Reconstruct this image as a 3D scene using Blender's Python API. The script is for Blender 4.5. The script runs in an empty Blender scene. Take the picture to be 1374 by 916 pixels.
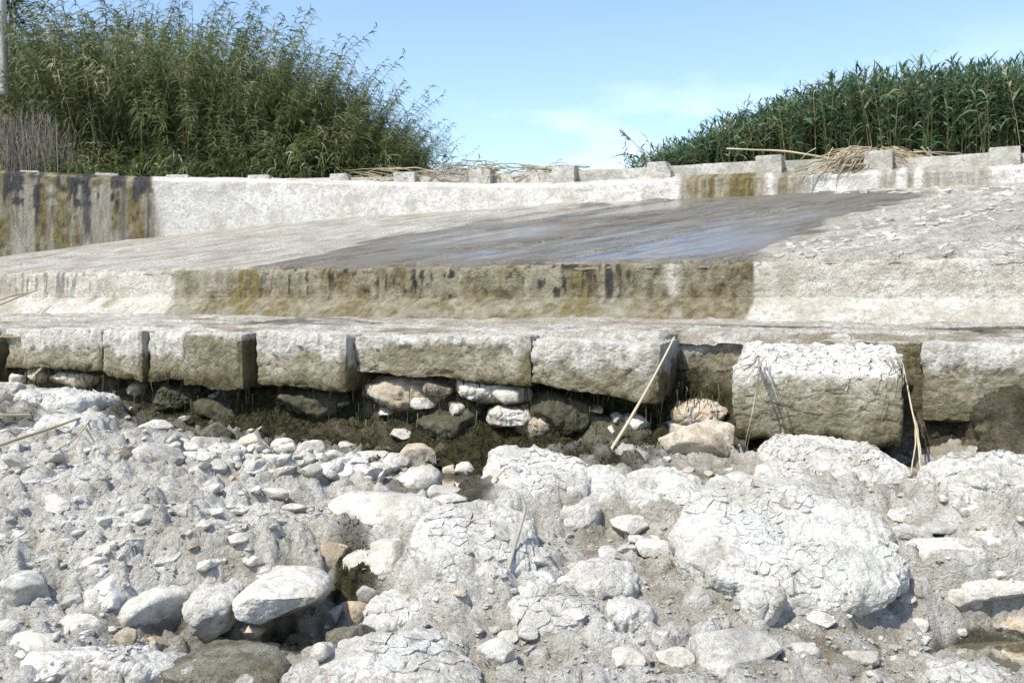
import bpy, bmesh, math, random
import numpy as np

# ------------------------------------------------------------------ camera, sky, sun, exposure
SC = bpy.context.scene
COL = SC.collection
F = 1300.0                      # focal length in photograph pixels (1374 wide)
EYE = np.array([0.0, 0.0, 1.7])
TILT = math.atan(58 / F)        # camera looks slightly down: the horizon sits above the middle
cam_d = bpy.data.cameras.new('camera')
cam_d.sensor_width = 36.0
cam_d.lens = 36.0 * F / 1374.0
cam_d.clip_end = 3000.0
cam = bpy.data.objects.new('camera', cam_d)
COL.objects.link(cam)
cam.location = EYE
cam.rotation_euler = (math.pi / 2 - TILT, 0, 0)
SC.camera = cam

SUN_EL = math.radians(55)
SUN_H = (-0.76, -0.65)          # horizontal direction towards the sun: left and behind the camera
world = bpy.data.worlds.new('World')
SC.world = world
world.use_nodes = True
wn = world.node_tree
wn.nodes.clear()
w_out = wn.nodes.new('ShaderNodeOutputWorld')
w_bg = wn.nodes.new('ShaderNodeBackground')
w_bg.inputs['Strength'].default_value = 0.15
w_sky = wn.nodes.new('ShaderNodeTexSky')
w_sky.sky_type = 'NISHITA'
w_sky.sun_disc = False
w_sky.sun_elevation = SUN_EL
w_sky.sun_rotation = math.atan2(SUN_H[0], SUN_H[1])
w_sky.altitude = 50
w_sky.air_density = 1.0
w_sky.dust_density = 1.0
w_sky.ozone_density = 2.0
w_tc = wn.nodes.new('ShaderNodeTexCoord')
w_map = wn.nodes.new('ShaderNodeMapping')
w_map.inputs['Scale'].default_value = (1.0, 1.0, 3.2)
w_map.inputs['Location'].default_value = (0.1, 0.55, 0.35)
w_no = wn.nodes.new('ShaderNodeTexNoise')
w_no.inputs['Scale'].default_value = 3.6
w_no.inputs['Detail'].default_value = 6
w_no.inputs['Roughness'].default_value = 0.55
w_rp = wn.nodes.new('ShaderNodeValToRGB')
w_rp.color_ramp.elements[0].position = 0.47
w_rp.color_ramp.elements[0].color = (0, 0, 0, 1)
w_rp.color_ramp.elements[1].position = 0.66
w_rp.color_ramp.elements[1].color = (0.55, 0.55, 0.55, 1)
w_mix = wn.nodes.new('ShaderNodeMix')
w_mix.data_type = 'RGBA'
w_mix.inputs[7].default_value = (8.6, 8.9, 9.3, 1)
wn.links.new(w_tc.outputs['Generated'], w_map.inputs['Vector'])
wn.links.new(w_map.outputs['Vector'], w_no.inputs['Vector'])
wn.links.new(w_no.outputs['Fac'], w_rp.inputs['Fac'])
w_sep = wn.nodes.new('ShaderNodeSeparateXYZ')
w_el = wn.nodes.new('ShaderNodeMapRange')       # fair-weather puffs gather low over the horizon all round
for k_, v_ in (('From Min', 0.10), ('From Max', 0.26), ('To Min', 1.0), ('To Max', 0.0)):
    w_el.inputs[k_].default_value = v_
w_mul = wn.nodes.new('ShaderNodeMath')
w_mul.operation = 'MULTIPLY'
wn.links.new(w_tc.outputs['Generated'], w_sep.inputs[0])
wn.links.new(w_sep.outputs['Z'], w_el.inputs['Value'])
wn.links.new(w_rp.outputs['Color'], w_mul.inputs[0])
wn.links.new(w_el.outputs['Result'], w_mul.inputs[1])
wn.links.new(w_mul.outputs[0], w_mix.inputs[0])
wn.links.new(w_sky.outputs['Color'], w_mix.inputs[6])
wn.links.new(w_mix.outputs[2], w_bg.inputs['Color'])
wn.links.new(w_bg.outputs['Background'], w_out.inputs['Surface'])

sun_d = bpy.data.lights.new('sun', 'SUN')
sun_d.energy = 3.4
sun_d.angle = math.radians(0.5)
sun_d.color = (1.0, 0.945, 0.85)
sun = bpy.data.objects.new('sun', sun_d)
COL.objects.link(sun)
_sv = np.array([SUN_H[0] * math.cos(SUN_EL), SUN_H[1] * math.cos(SUN_EL), math.sin(SUN_EL)])
from mathutils import Vector, Matrix
sun.rotation_euler = Vector(_sv).to_track_quat('Z', 'Y').to_euler()

SC.cycles.max_bounces = 5
SC.cycles.diffuse_bounces = 3
SC.cycles.glossy_bounces = 2
SC.cycles.transmission_bounces = 4
SC.cycles.transparent_max_bounces = 4
SC.cycles.caustics_reflective = False
SC.cycles.caustics_refractive = False
SC.view_settings.view_transform = 'Standard'
SC.view_settings.look = 'None'
SC.view_settings.exposure = 0.74
SC.view_settings.gamma = 1.0
SC.view_settings.use_curve_mapping = False

# ------------------------------------------------------------------ numeric helpers
RNG = np.random.default_rng(7)


def ss(a, b, x):
    t = np.clip((x - a) / (b - a), 0, 1)
    return t * t * (3 - 2 * t)


def _h(ix, iy, iz, seed):
    with np.errstate(over='ignore'):
        h = (ix.astype(np.uint32) * np.uint32(374761393) + iy.astype(np.uint32) * np.uint32(668265263)
             + iz.astype(np.uint32) * np.uint32(2147483647 - 58) + np.uint32((seed * 974711 + 12345) & 0xffffffff))
        h = (h ^ (h >> np.uint32(13))) * np.uint32(1274126177)
        h = (h ^ (h >> np.uint32(15))) * np.uint32(2246822519)
        h = h ^ (h >> np.uint32(16))
    return h.astype(np.float64) / 4294967295.0


def vn(p, seed=0):
    """value noise in -1..1; p is (N,2) or (N,3)"""
    d = p.shape[1]
    i = np.floor(p)
    f = p - i
    f = f * f * f * (f * (f * 6 - 15) + 10)
    i = i.astype(np.int64)
    z0 = i[:, 2] if d == 3 else np.zeros(len(p), np.int64)
    res = 0
    for dz in ((0, 1) if d == 3 else (0,)):
        wz = (f[:, 2] if dz else 1 - f[:, 2]) if d == 3 else 1.0
        for dy in (0, 1):
            wy = f[:, 1] if dy else 1 - f[:, 1]
            for dx in (0, 1):
                wx = f[:, 0] if dx else 1 - f[:, 0]
                res = res + wx * wy * wz * _h(i[:, 0] + dx, i[:, 1] + dy, z0 + dz, seed)
    return res * 2 - 1


def fbm(p, scale, octs=4, seed=0, gain=0.5, lac=2.03, ridged=False):
    a, s, tot, n = 1.0, scale, 0, 0
    for k in range(octs):
        v = vn(p * s + k * 17.3, seed + k)
        if ridged:
            v = 1 - 2 * np.abs(v)
        tot = tot + a * v
        n += a
        a *= gain
        s *= lac
    return tot / n


def worley(p, scale, seed=0):
    """F1, F2, random of the nearest cell"""
    q = p * scale
    d = q.shape[1]
    i = np.floor(q).astype(np.int64)
    f1 = np.full(len(q), 9.0)
    f2 = np.full(len(q), 9.0)
    rid = np.zeros(len(q))
    rng3 = (-1, 0, 1)
    for dz in (rng3 if d == 3 else (0,)):
        for dy in rng3:
            for dx in rng3:
                cx, cy = i[:, 0] + dx, i[:, 1] + dy
                cz = i[:, 2] + dz if d == 3 else np.zeros(len(q), np.int64)
                ox, oy = _h(cx, cy, cz, seed), _h(cx, cy, cz, seed + 101)
                dist = (cx + ox - q[:, 0]) ** 2 + (cy + oy - q[:, 1]) ** 2
                if d == 3:
                    dist = dist + (cz + _h(cx, cy, cz, seed + 202) - q[:, 2]) ** 2
                dist = np.sqrt(dist)
                near = dist < f1
                f2 = np.where(near, f1, np.minimum(f2, dist))
                rid = np.where(near, _h(cx, cy, cz, seed + 303), rid)
                f1 = np.where(near, dist, f1)
    return f1, f2, rid


_fw = np.array([0, math.cos(TILT), -math.sin(TILT)])
_up = np.array([0, math.sin(TILT), math.cos(TILT)])
_rt = np.array([1.0, 0, 0])


def ray(px, py):
    return _fw + (px - 687) / F * _rt - (py - 458) / F * _up


def at(px, py, Y):
    """point of the place seen at photograph pixel (px, py), Y metres in front"""
    d = ray(px, py)
    return EYE + d * (Y / d[1])


def onz(px, py, z):
    d = ray(px, py)
    return EYE + d * ((z - EYE[2]) / d[2])


def pix(P):
    """photograph pixel of points (N,3), to lay stains where they are on the concrete"""
    q = P - EYE
    w = q @ _fw
    return 687 + F * (q @ _rt) / w, 458 - F * (q @ _up) / w


# the weir's own frame: u runs along the sill to the left, v runs upstream
WO = np.array([5.3, 10.1])
EU = np.array([-0.9093, 0.4161])
EV = np.array([0.4161, 0.9093])


def W(u, v):
    u = np.asarray(u, float)
    v = np.asarray(v, float)
    return WO[0] + u * EU[0] + v * EV[0], WO[1] + u * EU[1] + v * EV[1]


def uv_of(x, y):
    return (x - WO[0]) * EU[0] + (y - WO[1]) * EU[1], (x - WO[0]) * EV[0] + (y - WO[1]) * EV[1]


def u_at(px, v):
    """u on the line v = const seen at pixel column px"""
    k = (px - 687) / F / math.cos(TILT)
    bx, by = WO[0] + v * EV[0], WO[1] + v * EV[1]
    return (k * by - bx) / (EU[0] - k * EU[1])


# ------------------------------------------------------------------ mesh helpers
def mesh_data(name, verts, faces, mats, smooth=True, attrs=None, mat_index=None):
    me = bpy.data.meshes.new(name)
    verts = np.ascontiguousarray(verts, np.float32)
    faces = np.ascontiguousarray(faces, np.int32)
    n, k = faces.shape
    me.vertices.add(len(verts))
    me.vertices.foreach_set('co', verts.ravel())
    me.loops.add(n * k)
    me.loops.foreach_set('vertex_index', faces.ravel())
    me.polygons.add(n)
    me.polygons.foreach_set('loop_start', np.arange(0, n * k, k, dtype=np.int32))
    try:
        me.polygons.foreach_set('loop_total', np.full(n, k, np.int32))
    except Exception:
        pass
    me.polygons.foreach_set('use_smooth', np.full(n, smooth, bool))
    for m in (mats if isinstance(mats, (list, tuple)) else [mats]):
        me.materials.append(m)
    if mat_index is not None:
        me.polygons.foreach_set('material_index', np.asarray(mat_index, np.int32))
    for a, v in (attrs or {}).items():
        at_ = me.attributes.new(a, 'FLOAT', 'POINT')
        at_.data.foreach_set('value', np.asarray(v, np.float32))
    me.update(calc_edges=True)
    me.validate()
    return me


def sharpen(me, deg=32):
    me.set_sharp_from_angle(angle=math.radians(deg))
    return me


def add(name, me, parent=None, loc=None, rot=None, scale=None, label=None, cat=None, group=None, kind=None):
    o = bpy.data.objects.new(name, me)
    COL.objects.link(o)
    if parent is not None:
        o.parent = parent
    if loc is not None:
        o.location = [float(c) for c in loc]
    if rot is not None:
        o.rotation_euler = rot
    if scale is not None:
        o.scale = scale
    tag(o, label, cat, group, kind)
    return o


def tag(o, label=None, cat=None, group=None, kind=None):
    if label:
        o['label'] = label
    if cat:
        o['category'] = cat
    if group:
        o['group'] = group
    if kind:
        o['kind'] = kind
    return o


def empty(name, loc, label, cat, group=None):
    o = bpy.data.objects.new(name, None)
    COL.objects.link(o)
    o.location = [float(c) for c in loc]
    return tag(o, label, cat, group)


def grid_faces(nr, nc):
    i = np.arange(nr * nc).reshape(nr, nc)
    return np.stack([i[:-1, :-1].ravel(), i[:-1, 1:].ravel(), i[1:, 1:].ravel(), i[1:, :-1].ravel()], 1)


def vnormals(v, f):
    """area weighted vertex normals"""
    n = np.cross(v[f[:, 2]] - v[f[:, 0]], v[f[:, -1]] - v[f[:, 1]]) if f.shape[1] == 4 else \
        np.cross(v[f[:, 1]] - v[f[:, 0]], v[f[:, 2]] - v[f[:, 0]])
    out = np.zeros_like(v)
    for k in range(f.shape[1]):
        for c in range(3):
            out[:, c] += np.bincount(f[:, k], n[:, c], len(v))
    return out / np.maximum(np.linalg.norm(out, axis=1, keepdims=True), 1e-9)


_ico = {}


def ico(sub):
    if sub not in _ico:
        bm = bmesh.new()
        bmesh.ops.create_icosphere(bm, subdivisions=sub, radius=1.0)
        v = np.array([q.co[:] for q in bm.verts])
        f = np.array([[q.index for q in p.verts] for p in bm.faces])
        bm.free()
        _ico[sub] = (v, f)
    return _ico[sub]


def tube(pts, r0, r1, sides=5):
    """tapered tube along a polyline -> verts, quads"""
    pts = np.asarray(pts, float)
    n = len(pts)
    t = np.gradient(pts, axis=0)
    t /= np.maximum(np.linalg.norm(t, axis=1, keepdims=True), 1e-9)
    ref = np.where(np.abs(t[:, 2:3]) > 0.9, np.array([[1.0, 0, 0]]), np.array([[0, 0, 1.0]]))
    a = np.cross(t, ref)
    a /= np.maximum(np.linalg.norm(a, axis=1, keepdims=True), 1e-9)
    b = np.cross(t, a)
    ang = np.arange(sides) * 2 * math.pi / sides
    r = np.linspace(r0, r1, n)[:, None, None]
    v = pts[:, None, :] + r * (np.cos(ang)[None, :, None] * a[:, None, :] + np.sin(ang)[None, :, None] * b[:, None, :])
    i = np.arange(n * sides).reshape(n, sides)
    j = np.roll(i, -1, 1)
    f = np.stack([i[:-1].ravel(), j[:-1].ravel(), j[1:].ravel(), i[1:].ravel()], 1)
    return v.reshape(-1, 3), f


class Bag:
    def __init__(self):
        self.v, self.f, self.a, self.n = [], [], [], 0

    def put(self, v, f, a=0.0):
        self.v.append(v)
        self.f.append(f + self.n)
        self.a.append(np.full(len(v), a) if np.isscalar(a) else a)
        self.n += len(v)

    def data(self, name, mats, smooth=True, attr='tint'):
        return mesh_data(name, np.vstack(self.v), np.vstack(self.f), mats, smooth, {attr: np.concatenate(self.a)})


def box_grid(sx, sy, sz, step, r):
    """rounded box centred on the origin, built from six grids welded at the edges"""
    n = [max(3, int(round(s / step))) for s in (sx, sy, sz)]
    half = np.array([sx, sy, sz]) / 2
    vs, fs, off = [], [], 0
    for ax in range(3):
        b, c = (ax + 1) % 3, (ax + 2) % 3
        for s in (-1, 1):
            gb, gc = np.meshgrid(np.linspace(-1, 1, n[b] + 1), np.linspace(-1, 1, n[c] + 1), indexing='ij')
            p = np.zeros((gb.size, 3))
            p[:, ax] = s
            p[:, b] = gb.ravel()
            p[:, c] = gc.ravel()
            f = grid_faces(n[b] + 1, n[c] + 1)
            vs.append(p)
            fs.append((f if s < 0 else f[:, ::-1]) + off)
            off += len(p)
    v = np.vstack(vs) * half
    f = np.vstack(fs)
    key = np.round(v * 1e4).astype(np.int64)
    _, first, inv = np.unique(key, axis=0, return_index=True, return_inverse=True)
    v = v[first]
    f = inv.ravel()[f]
    inner = np.clip(v, -(half - r), half - r)
    d = v - inner
    l = np.linalg.norm(d, axis=1, keepdims=True)
    return inner + d / np.maximum(l, 1e-9) * np.minimum(l, r), f


# ------------------------------------------------------------------ materials
class Nodes:
    def __init__(self, name):
        self.m = bpy.data.materials.new(name)
        self.m.use_nodes = True
        self.nt = self.m.node_tree
        self.nt.nodes.clear()
        self.out = self.nt.nodes.new('ShaderNodeOutputMaterial')

    def nd(self, typ, **kw):
        n = self.nt.nodes.new(typ)
        for k, v in kw.items():
            if hasattr(n, k) and k not in n.inputs:
                setattr(n, k, v)
            else:
                self.put(n.inputs[k], v)
        return n

    def put(self, sock, v):
        if isinstance(v, bpy.types.NodeSocket):
            self.nt.links.new(v, sock)
        else:
            sock.default_value = v

    def pos(self):
        return self.nd('ShaderNodeNewGeometry').outputs['Position']

    def noise(self, vec, scale, detail=4, rough=0.55, dist=0.0):
        return self.nd('ShaderNodeTexNoise', Vector=vec, Scale=scale, Detail=detail, Roughness=rough, Distortion=dist).outputs['Fac']

    def vor(self, vec, scale, feature='F1', out='Distance', rand=1.0):
        return self.nd('ShaderNodeTexVoronoi', feature=feature, Vector=vec, Scale=scale, Randomness=rand).outputs[out]

    def ramp(self, fac, stops):
        n = self.nd('ShaderNodeValToRGB', Fac=fac)
        e = n.color_ramp.elements
        while len(e) < len(stops):
            e.new(0.5)
        for q, (p, c) in zip(e, stops):
            q.position = p
            q.color = (c, c, c, 1) if np.isscalar(c) else (*c, 1)
        return n.outputs['Color']

    def mix(self, fac, a, b, mode='MIX'):
        n = self.nd('ShaderNodeMix', data_type='RGBA', blend_type=mode)
        for i, v in ((0, fac), (6, a), (7, b)):
            if isinstance(v, tuple) and len(v) == 3:
                v = (*v, 1)
            self.put(n.inputs[i], v)
        return n.outputs[2]

    def math(self, op, a, b=0.0, clamp=False):
        n = self.nd('ShaderNodeMath', operation=op, use_clamp=clamp)
        self.put(n.inputs[0], a)
        self.put(n.inputs[1], b)
        return n.outputs[0]

    def scale_vec(self, vec, s, rot=(0, 0, 0)):
        return self.nd('ShaderNodeMapping', Vector=vec, Scale=s, Rotation=rot).outputs['Vector']

    def attr(self, name):
        return self.nd('ShaderNodeAttribute', attribute_name=name).outputs['Fac']

    def bump(self, h, strength, dist, normal=None):
        n = self.nd('ShaderNodeBump', Height=h, Strength=strength, Distance=dist)
        if normal is not None:
            self.put(n.inputs['Normal'], normal)
        return n.outputs['Normal']

    def finish(self, color, rough=0.9, normal=None, spec=0.25, translucent=None):
        b = self.nd('ShaderNodeBsdfPrincipled')
        self.put(b.inputs['Base Color'], color)
        self.put(b.inputs['Roughness'], rough)
        self.put(b.inputs['Specular IOR Level'], spec)
        if normal is not None:
            self.put(b.inputs['Normal'], normal)
        s = b.outputs[0]
        if translucent is not None:
            t = self.nd('ShaderNodeBsdfTranslucent')
            self.put(t.inputs['Color'], color)
            s = self.nd('ShaderNodeMixShader', Fac=translucent)
            self.nt.links.new(b.outputs[0], s.inputs[1])
            self.nt.links.new(t.outputs[0], s.inputs[2])
            s = s.outputs[0]
        self.nt.links.new(s, self.out.inputs['Surface'])
        return self.m


def mineral(name, tones, stains=(), crack=9.0, crack_amt=0.5, pit=60.0, pit_amt=0.5, tan=0.3, bump=0.5, warp=0.25, spec=0.2, grain=0.65, blot=0.8):
    """stone / lime crust / concrete. tones: dark, mid, pale. stains: (attribute, colour a, colour b, roughness, noise scale vector)"""
    n = Nodes(name)
    p = n.pos()
    wv = n.nd('ShaderNodeTexNoise', Vector=p, Scale=5.0, Detail=3).outputs['Color']
    vec = n.nd('ShaderNodeVectorMath', operation='MULTIPLY_ADD')
    n.put(vec.inputs[0], wv)
    vec.inputs[1].default_value = (warp, warp, warp)
    n.put(vec.inputs[2], p)
    vec = vec.outputs[0]
    big = n.noise(p, 2.3, 4, 0.65)
    col = n.ramp(big, [(0.3, tones[0]), (0.47, tones[1]), (0.62, tones[2])])
    mid = n.noise(vec, 13.0, 3, 0.65)
    col = n.mix(n.ramp(mid, [(0.34, blot), (0.54, 0.0)]), col, tones[0])
    if tan:
        tm = n.noise(p, 3.7, 2, 0.6, 0.6)
        col = n.mix(n.ramp(tm, [(0.60, 0.0), (0.74, tan)]), col, (0.46, 0.32, 0.18))
    fine = n.noise(p, pit * 1.7, 1, 0.7)
    speck = n.ramp(fine, [(0.34, grain), (0.5, 0.0)])
    col = n.mix(speck, col, tuple(c * 0.55 for c in tones[0]))
    crk = n.vor(vec, crack, 'DISTANCE_TO_EDGE')
    sel = n.ramp(mid, [(0.42, 1.0), (0.55, 0.0)])
    line = n.math('MULTIPLY', n.ramp(crk, [(0.0, 1.0), (0.05, 0.0)]), sel)
    col = n.mix(n.math('MULTIPLY', line, crack_amt), col, (0.20, 0.18, 0.15))
    rough = 0.92
    for (a, ca, cb, r, sc) in stains:
        f = n.attr(a)
        sn = n.noise(n.scale_vec(p, sc), 3.0, 3, 0.65)
        cs = n.mix(n.ramp(sn, [(0.38, 0.0), (0.62, 1.0)]), ca, cb)
        cs = n.mix(speck, cs, tuple(c * 0.5 for c in ca))
        col = n.mix(f, col, cs)
        rn = n.nd('ShaderNodeMix', data_type='FLOAT')
        n.put(rn.inputs[0], f)
        n.put(rn.inputs[2], rough)
        n.put(rn.inputs[3], r)
        rough = rn.outputs[0]
    h = n.math('MULTIPLY', n.ramp(crk, [(0.0, 0.0), (0.10, 1.0)]), 0.35 * crack_amt)
    h = n.math('ADD', h, n.math('MULTIPLY', n.noise(p, 24, 6, 0.72), 1.5))
    h = n.math('ADD', h, n.math('MULTIPLY', n.vor(p, pit * 0.8), 0.2 * pit_amt))
    nb = n.bump(h, bump, 0.025)
    return n.finish(col, rough, nb, spec)


MUD = ('mud', (0.215, 0.18, 0.12), (0.40, 0.36, 0.28), 0.95, (1, 1, 1))
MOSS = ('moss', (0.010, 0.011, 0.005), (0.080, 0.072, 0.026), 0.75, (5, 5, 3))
DAMP = ('damp', (0.060, 0.055, 0.036), (0.13, 0.12, 0.08), 0.35, (2, 2, 2))
M = {}
M['bed'] = mineral('river_crust', ((0.43, 0.40, 0.335), (0.645, 0.62, 0.55), (0.76, 0.74, 0.68)), (MUD, MOSS, DAMP), crack=11, crack_amt=0.45, pit=60, tan=0.4, bump=1.3, grain=0.5, blot=0.5)
M['crust'] = mineral('white_lime_crust', ((0.41, 0.385, 0.325), (0.65, 0.63, 0.565), (0.77, 0.755, 0.70)), (MUD,), crack=10, crack_amt=0.55, pit=70, tan=0.12, bump=1.0, grain=0.4, blot=0.5)
M['lime'] = mineral('pale_limestone', ((0.42, 0.39, 0.325), (0.61, 0.58, 0.51), (0.74, 0.715, 0.655)), (MUD, MOSS), crack=5, crack_amt=0.3, pit=90, tan=0.55, bump=0.6)
M['grey'] = mineral('grey_limestone', ((0.29, 0.28, 0.25), (0.46, 0.445, 0.40), (0.60, 0.58, 0.535)), (MUD, MOSS), crack=4, crack_amt=0.2, pit=90, tan=0.15, bump=0.5)
M['tan'] = mineral('tan_limestone', ((0.33, 0.265, 0.185), (0.52, 0.445, 0.335), (0.66, 0.60, 0.50)), (MUD, MOSS), crack=5, crack_amt=0.3, pit=80, tan=0.8, bump=0.6)
M['wetrock'] = mineral('wet_mossy_rock', ((0.06, 0.056, 0.036), (0.13, 0.122, 0.08), (0.25, 0.235, 0.175)), (MUD, MOSS), crack=5, crack_amt=0.3, pit=70, tan=0.2, bump=0.8, spec=0.4)
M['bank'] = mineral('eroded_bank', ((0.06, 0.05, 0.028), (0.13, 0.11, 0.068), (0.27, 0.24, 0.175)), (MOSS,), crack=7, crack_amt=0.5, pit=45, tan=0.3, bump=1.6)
M['block'] = mineral('weathered_concrete_block', ((0.19, 0.165, 0.105), (0.33, 0.30, 0.215), (0.47, 0.44, 0.35)),
                     (('crust', (0.44, 0.415, 0.355), (0.66, 0.64, 0.585), 0.95, (5, 5, 1.2)), ('stain', (0.10, 0.085, 0.042), (0.19, 0.16, 0.085), 0.8, (5, 5, 1)), MOSS),
                     crack=6, crack_amt=0.6, pit=28, pit_amt=2.0, tan=0.25, bump=1.0, grain=0.3)
M['sill'] = mineral('limed_concrete', ((0.42, 0.385, 0.31), (0.58, 0.55, 0.475), (0.72, 0.695, 0.635)),
                    (('stain', (0.13, 0.11, 0.06), (0.29, 0.255, 0.165), 0.8, (3, 3, 1.5)), ('olive', (0.115, 0.09, 0.025), (0.23, 0.185, 0.065), 0.7, (7, 7, 1)),
                     ('black', (0.012, 0.013, 0.014), (0.05, 0.05, 0.05), 0.6, (6, 6, 1))), crack=9, crack_amt=0.5, pit=60, tan=0.15, bump=1.1)
M['wall'] = mineral('stained_white_wall', ((0.38, 0.36, 0.315), (0.56, 0.54, 0.49), (0.69, 0.675, 0.635)),
                    (('stain', (0.15, 0.13, 0.09), (0.33, 0.30, 0.225), 0.85, (5, 5, 0.5)), ('olive', (0.085, 0.065, 0.018), (0.19, 0.15, 0.05), 0.75, (8, 8, 2)),
                     ('black', (0.014, 0.016, 0.02), (0.06, 0.06, 0.065), 0.6, (8, 8, 1))), crack=3, crack_amt=0.25, pit=40, tan=0.0, bump=0.7)
M['parapet'] = mineral('grey_parapet_concrete', ((0.31, 0.295, 0.25), (0.48, 0.46, 0.405), (0.60, 0.58, 0.53)), crack=3, crack_amt=0.2, pit=45, tan=0.1, bump=0.7)
M['soil'] = mineral('dry_soil', ((0.17, 0.14, 0.095), (0.27, 0.23, 0.165), (0.38, 0.34, 0.26)), crack=5, pit=40, bump=0.6)
M['ledge'] = mineral('muddy_ledge', ((0.33, 0.30, 0.24), (0.53, 0.50, 0.435), (0.70, 0.675, 0.615)), (MUD, DAMP), crack=12, crack_amt=0.7, pit=70, tan=0.2, bump=1.1)
M['flake'] = mineral('curled_mud_flake', ((0.34, 0.315, 0.26), (0.50, 0.475, 0.41), (0.62, 0.595, 0.535)), (), crack=14, crack_amt=0.2, pit=80, tan=0.1, bump=0.6)

M['flake_white_lit'] = mineral('lit_white_mud_flake', ((0.46, 0.44, 0.385), (0.62, 0.60, 0.545), (0.74, 0.72, 0.67)), (), crack=14, crack_amt=0.2, pit=80, tan=0.1, bump=0.6, grain=0.4)  # white flakes, colour brightened so the big block's top looks better lit than its front


def apron_material():
    n = Nodes('spillway_concrete')
    p = n.pos()
    rot = math.atan2(3.1, 6.7)
    st = n.nd('ShaderNodeMapping', vector_type='TEXTURE', Vector=p, Rotation=(0, 0, rot), Scale=(4.0, 1.0, 1.0)).outputs['Vector']
    s1 = n.noise(st, 5.5, 5, 0.68)
    s2 = n.noise(st, 1.3, 5, 0.6)
    big = n.noise(p, 1.2, 6, 0.6)
    dry = n.ramp(big, [(0.3, (0.36, 0.335, 0.275)), (0.5, (0.50, 0.475, 0.41)), (0.68, (0.61, 0.585, 0.525))])
    dry = n.mix(n.ramp(s1, [(0.36, 0.75), (0.55, 0.0)]), dry, (0.24, 0.215, 0.165))
    dry = n.mix(n.ramp(n.noise(p, 30, 4, 0.8), [(0.38, 0.8), (0.54, 0.0)]), dry, (0.19, 0.165, 0.125))
    wetc = n.mix(n.ramp(s1, [(0.38, 0.0), (0.62, 1.0)]), (0.095, 0.084, 0.062), (0.27, 0.245, 0.195))
    wetc = n.mix(n.ramp(n.noise(p, 26, 4, 0.8), [(0.40, 0.8), (0.55, 0.0)]), wetc, (0.05, 0.043, 0.03))
    wetc = n.mix(n.ramp(s2, [(0.45, 0.0), (0.6, 0.8)]), wetc, (0.16, 0.147, 0.118))
    wet = n.attr('wet')
    col = n.mix(wet, dry, wetc)
    film = n.math('MULTIPLY', n.attr('film'), n.ramp(s1, [(0.14, 0.0), (0.30, 1.0)]))
    rough = n.math('SUBTRACT', n.math('SUBTRACT', 0.92, n.math('MULTIPLY', wet, 0.25)), n.math('MULTIPLY', film, 0.60))
    h = n.math('ADD', n.math('MULTIPLY', s1, 1.3), n.math('MULTIPLY', n.noise(p, 22, 5, 0.78), 1.6))
    amt = n.math('SUBTRACT', n.math('SUBTRACT', 1.0, n.math('MULTIPLY', wet, 0.15)), n.math('MULTIPLY', film, 0.78))
    b = n.nd('ShaderNodeBump', Height=h, Distance=0.03)
    n.put(b.inputs['Strength'], amt)
    return n.finish(col, rough, b.outputs['Normal'], 0.5)


M['apron'] = apron_material()


def leaf_material(name, stops, trans=0.3, rough=0.5):
    n = Nodes(name)
    t = n.attr('tint')
    col = n.ramp(t, stops)
    v = n.noise(n.pos(), 1.4, 3)
    col = n.mix(n.ramp(v, [(0.35, 0.35), (0.6, 0.0)]), col, tuple(c * 0.55 for c in stops[0][1]))
    return n.finish(col, rough, None, 0.3, trans)


M['cane_leaf'] = leaf_material('cane_leaves', [(0.0, (0.060, 0.090, 0.024)), (0.5, (0.160, 0.200, 0.070)), (0.82, (0.34, 0.37, 0.20)), (1.0, (0.48, 0.43, 0.29))], 0.35)
M['reed_leaf'] = leaf_material('reed_leaves', [(0.0, (0.046, 0.098, 0.046)), (0.5, (0.100, 0.182, 0.088)), (0.85, (0.20, 0.27, 0.14)), (1.0, (0.34, 0.29, 0.15))], 0.25)
M['culm'] = leaf_material('cane_stems', [(0.0, (0.10, 0.10, 0.035)), (0.5, (0.20, 0.16, 0.07)), (1.0, (0.42, 0.34, 0.20))], 0.0)
M['straw'] = leaf_material('dry_straw', [(0.0, (0.20, 0.155, 0.09)), (0.5, (0.40, 0.33, 0.21)), (1.0, (0.58, 0.50, 0.35))], 0.0, 0.7)
M['twig'] = leaf_material('grey_twigs', [(0.0, (0.14, 0.125, 0.10)), (0.5, (0.26, 0.24, 0.195)), (1.0, (0.40, 0.37, 0.30))], 0.0, 0.8)
M['algae'] = leaf_material('hanging_algae', [(0.0, (0.022, 0.026, 0.008)), (0.5, (0.075, 0.080, 0.024)), (1.0, (0.30, 0.27, 0.17))], 0.15, 0.8)
M['conifer'] = leaf_material('dark_foliage', [(0.0, (0.012, 0.020, 0.010)), (1.0, (0.035, 0.050, 0.022))], 0.1)


def water_material():
    n = Nodes('still_water')
    p = n.pos()
    nb = n.bump(n.noise(p, 9, 2), 0.08, 0.02)
    b = n.nd('ShaderNodeBsdfPrincipled')
    b.inputs['Base Color'].default_value = (0.42, 0.36, 0.20, 1)
    b.inputs['Roughness'].default_value = 0.04
    b.inputs['IOR'].default_value = 1.33
    b.inputs['Transmission Weight'].default_value = 0.85
    n.put(b.inputs['Normal'], nb)
    n.nt.links.new(b.outputs[0], n.out.inputs['Surface'])
    return n.m


M['water'] = water_material()

# ------------------------------------------------------------------ riverbed
VF0, VF1 = -2.37, -0.046        # front line of the block row: v = VF0 + VF1 * u


def vfront(u):
    return VF0 + VF1 * np.asarray(u, float)


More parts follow.
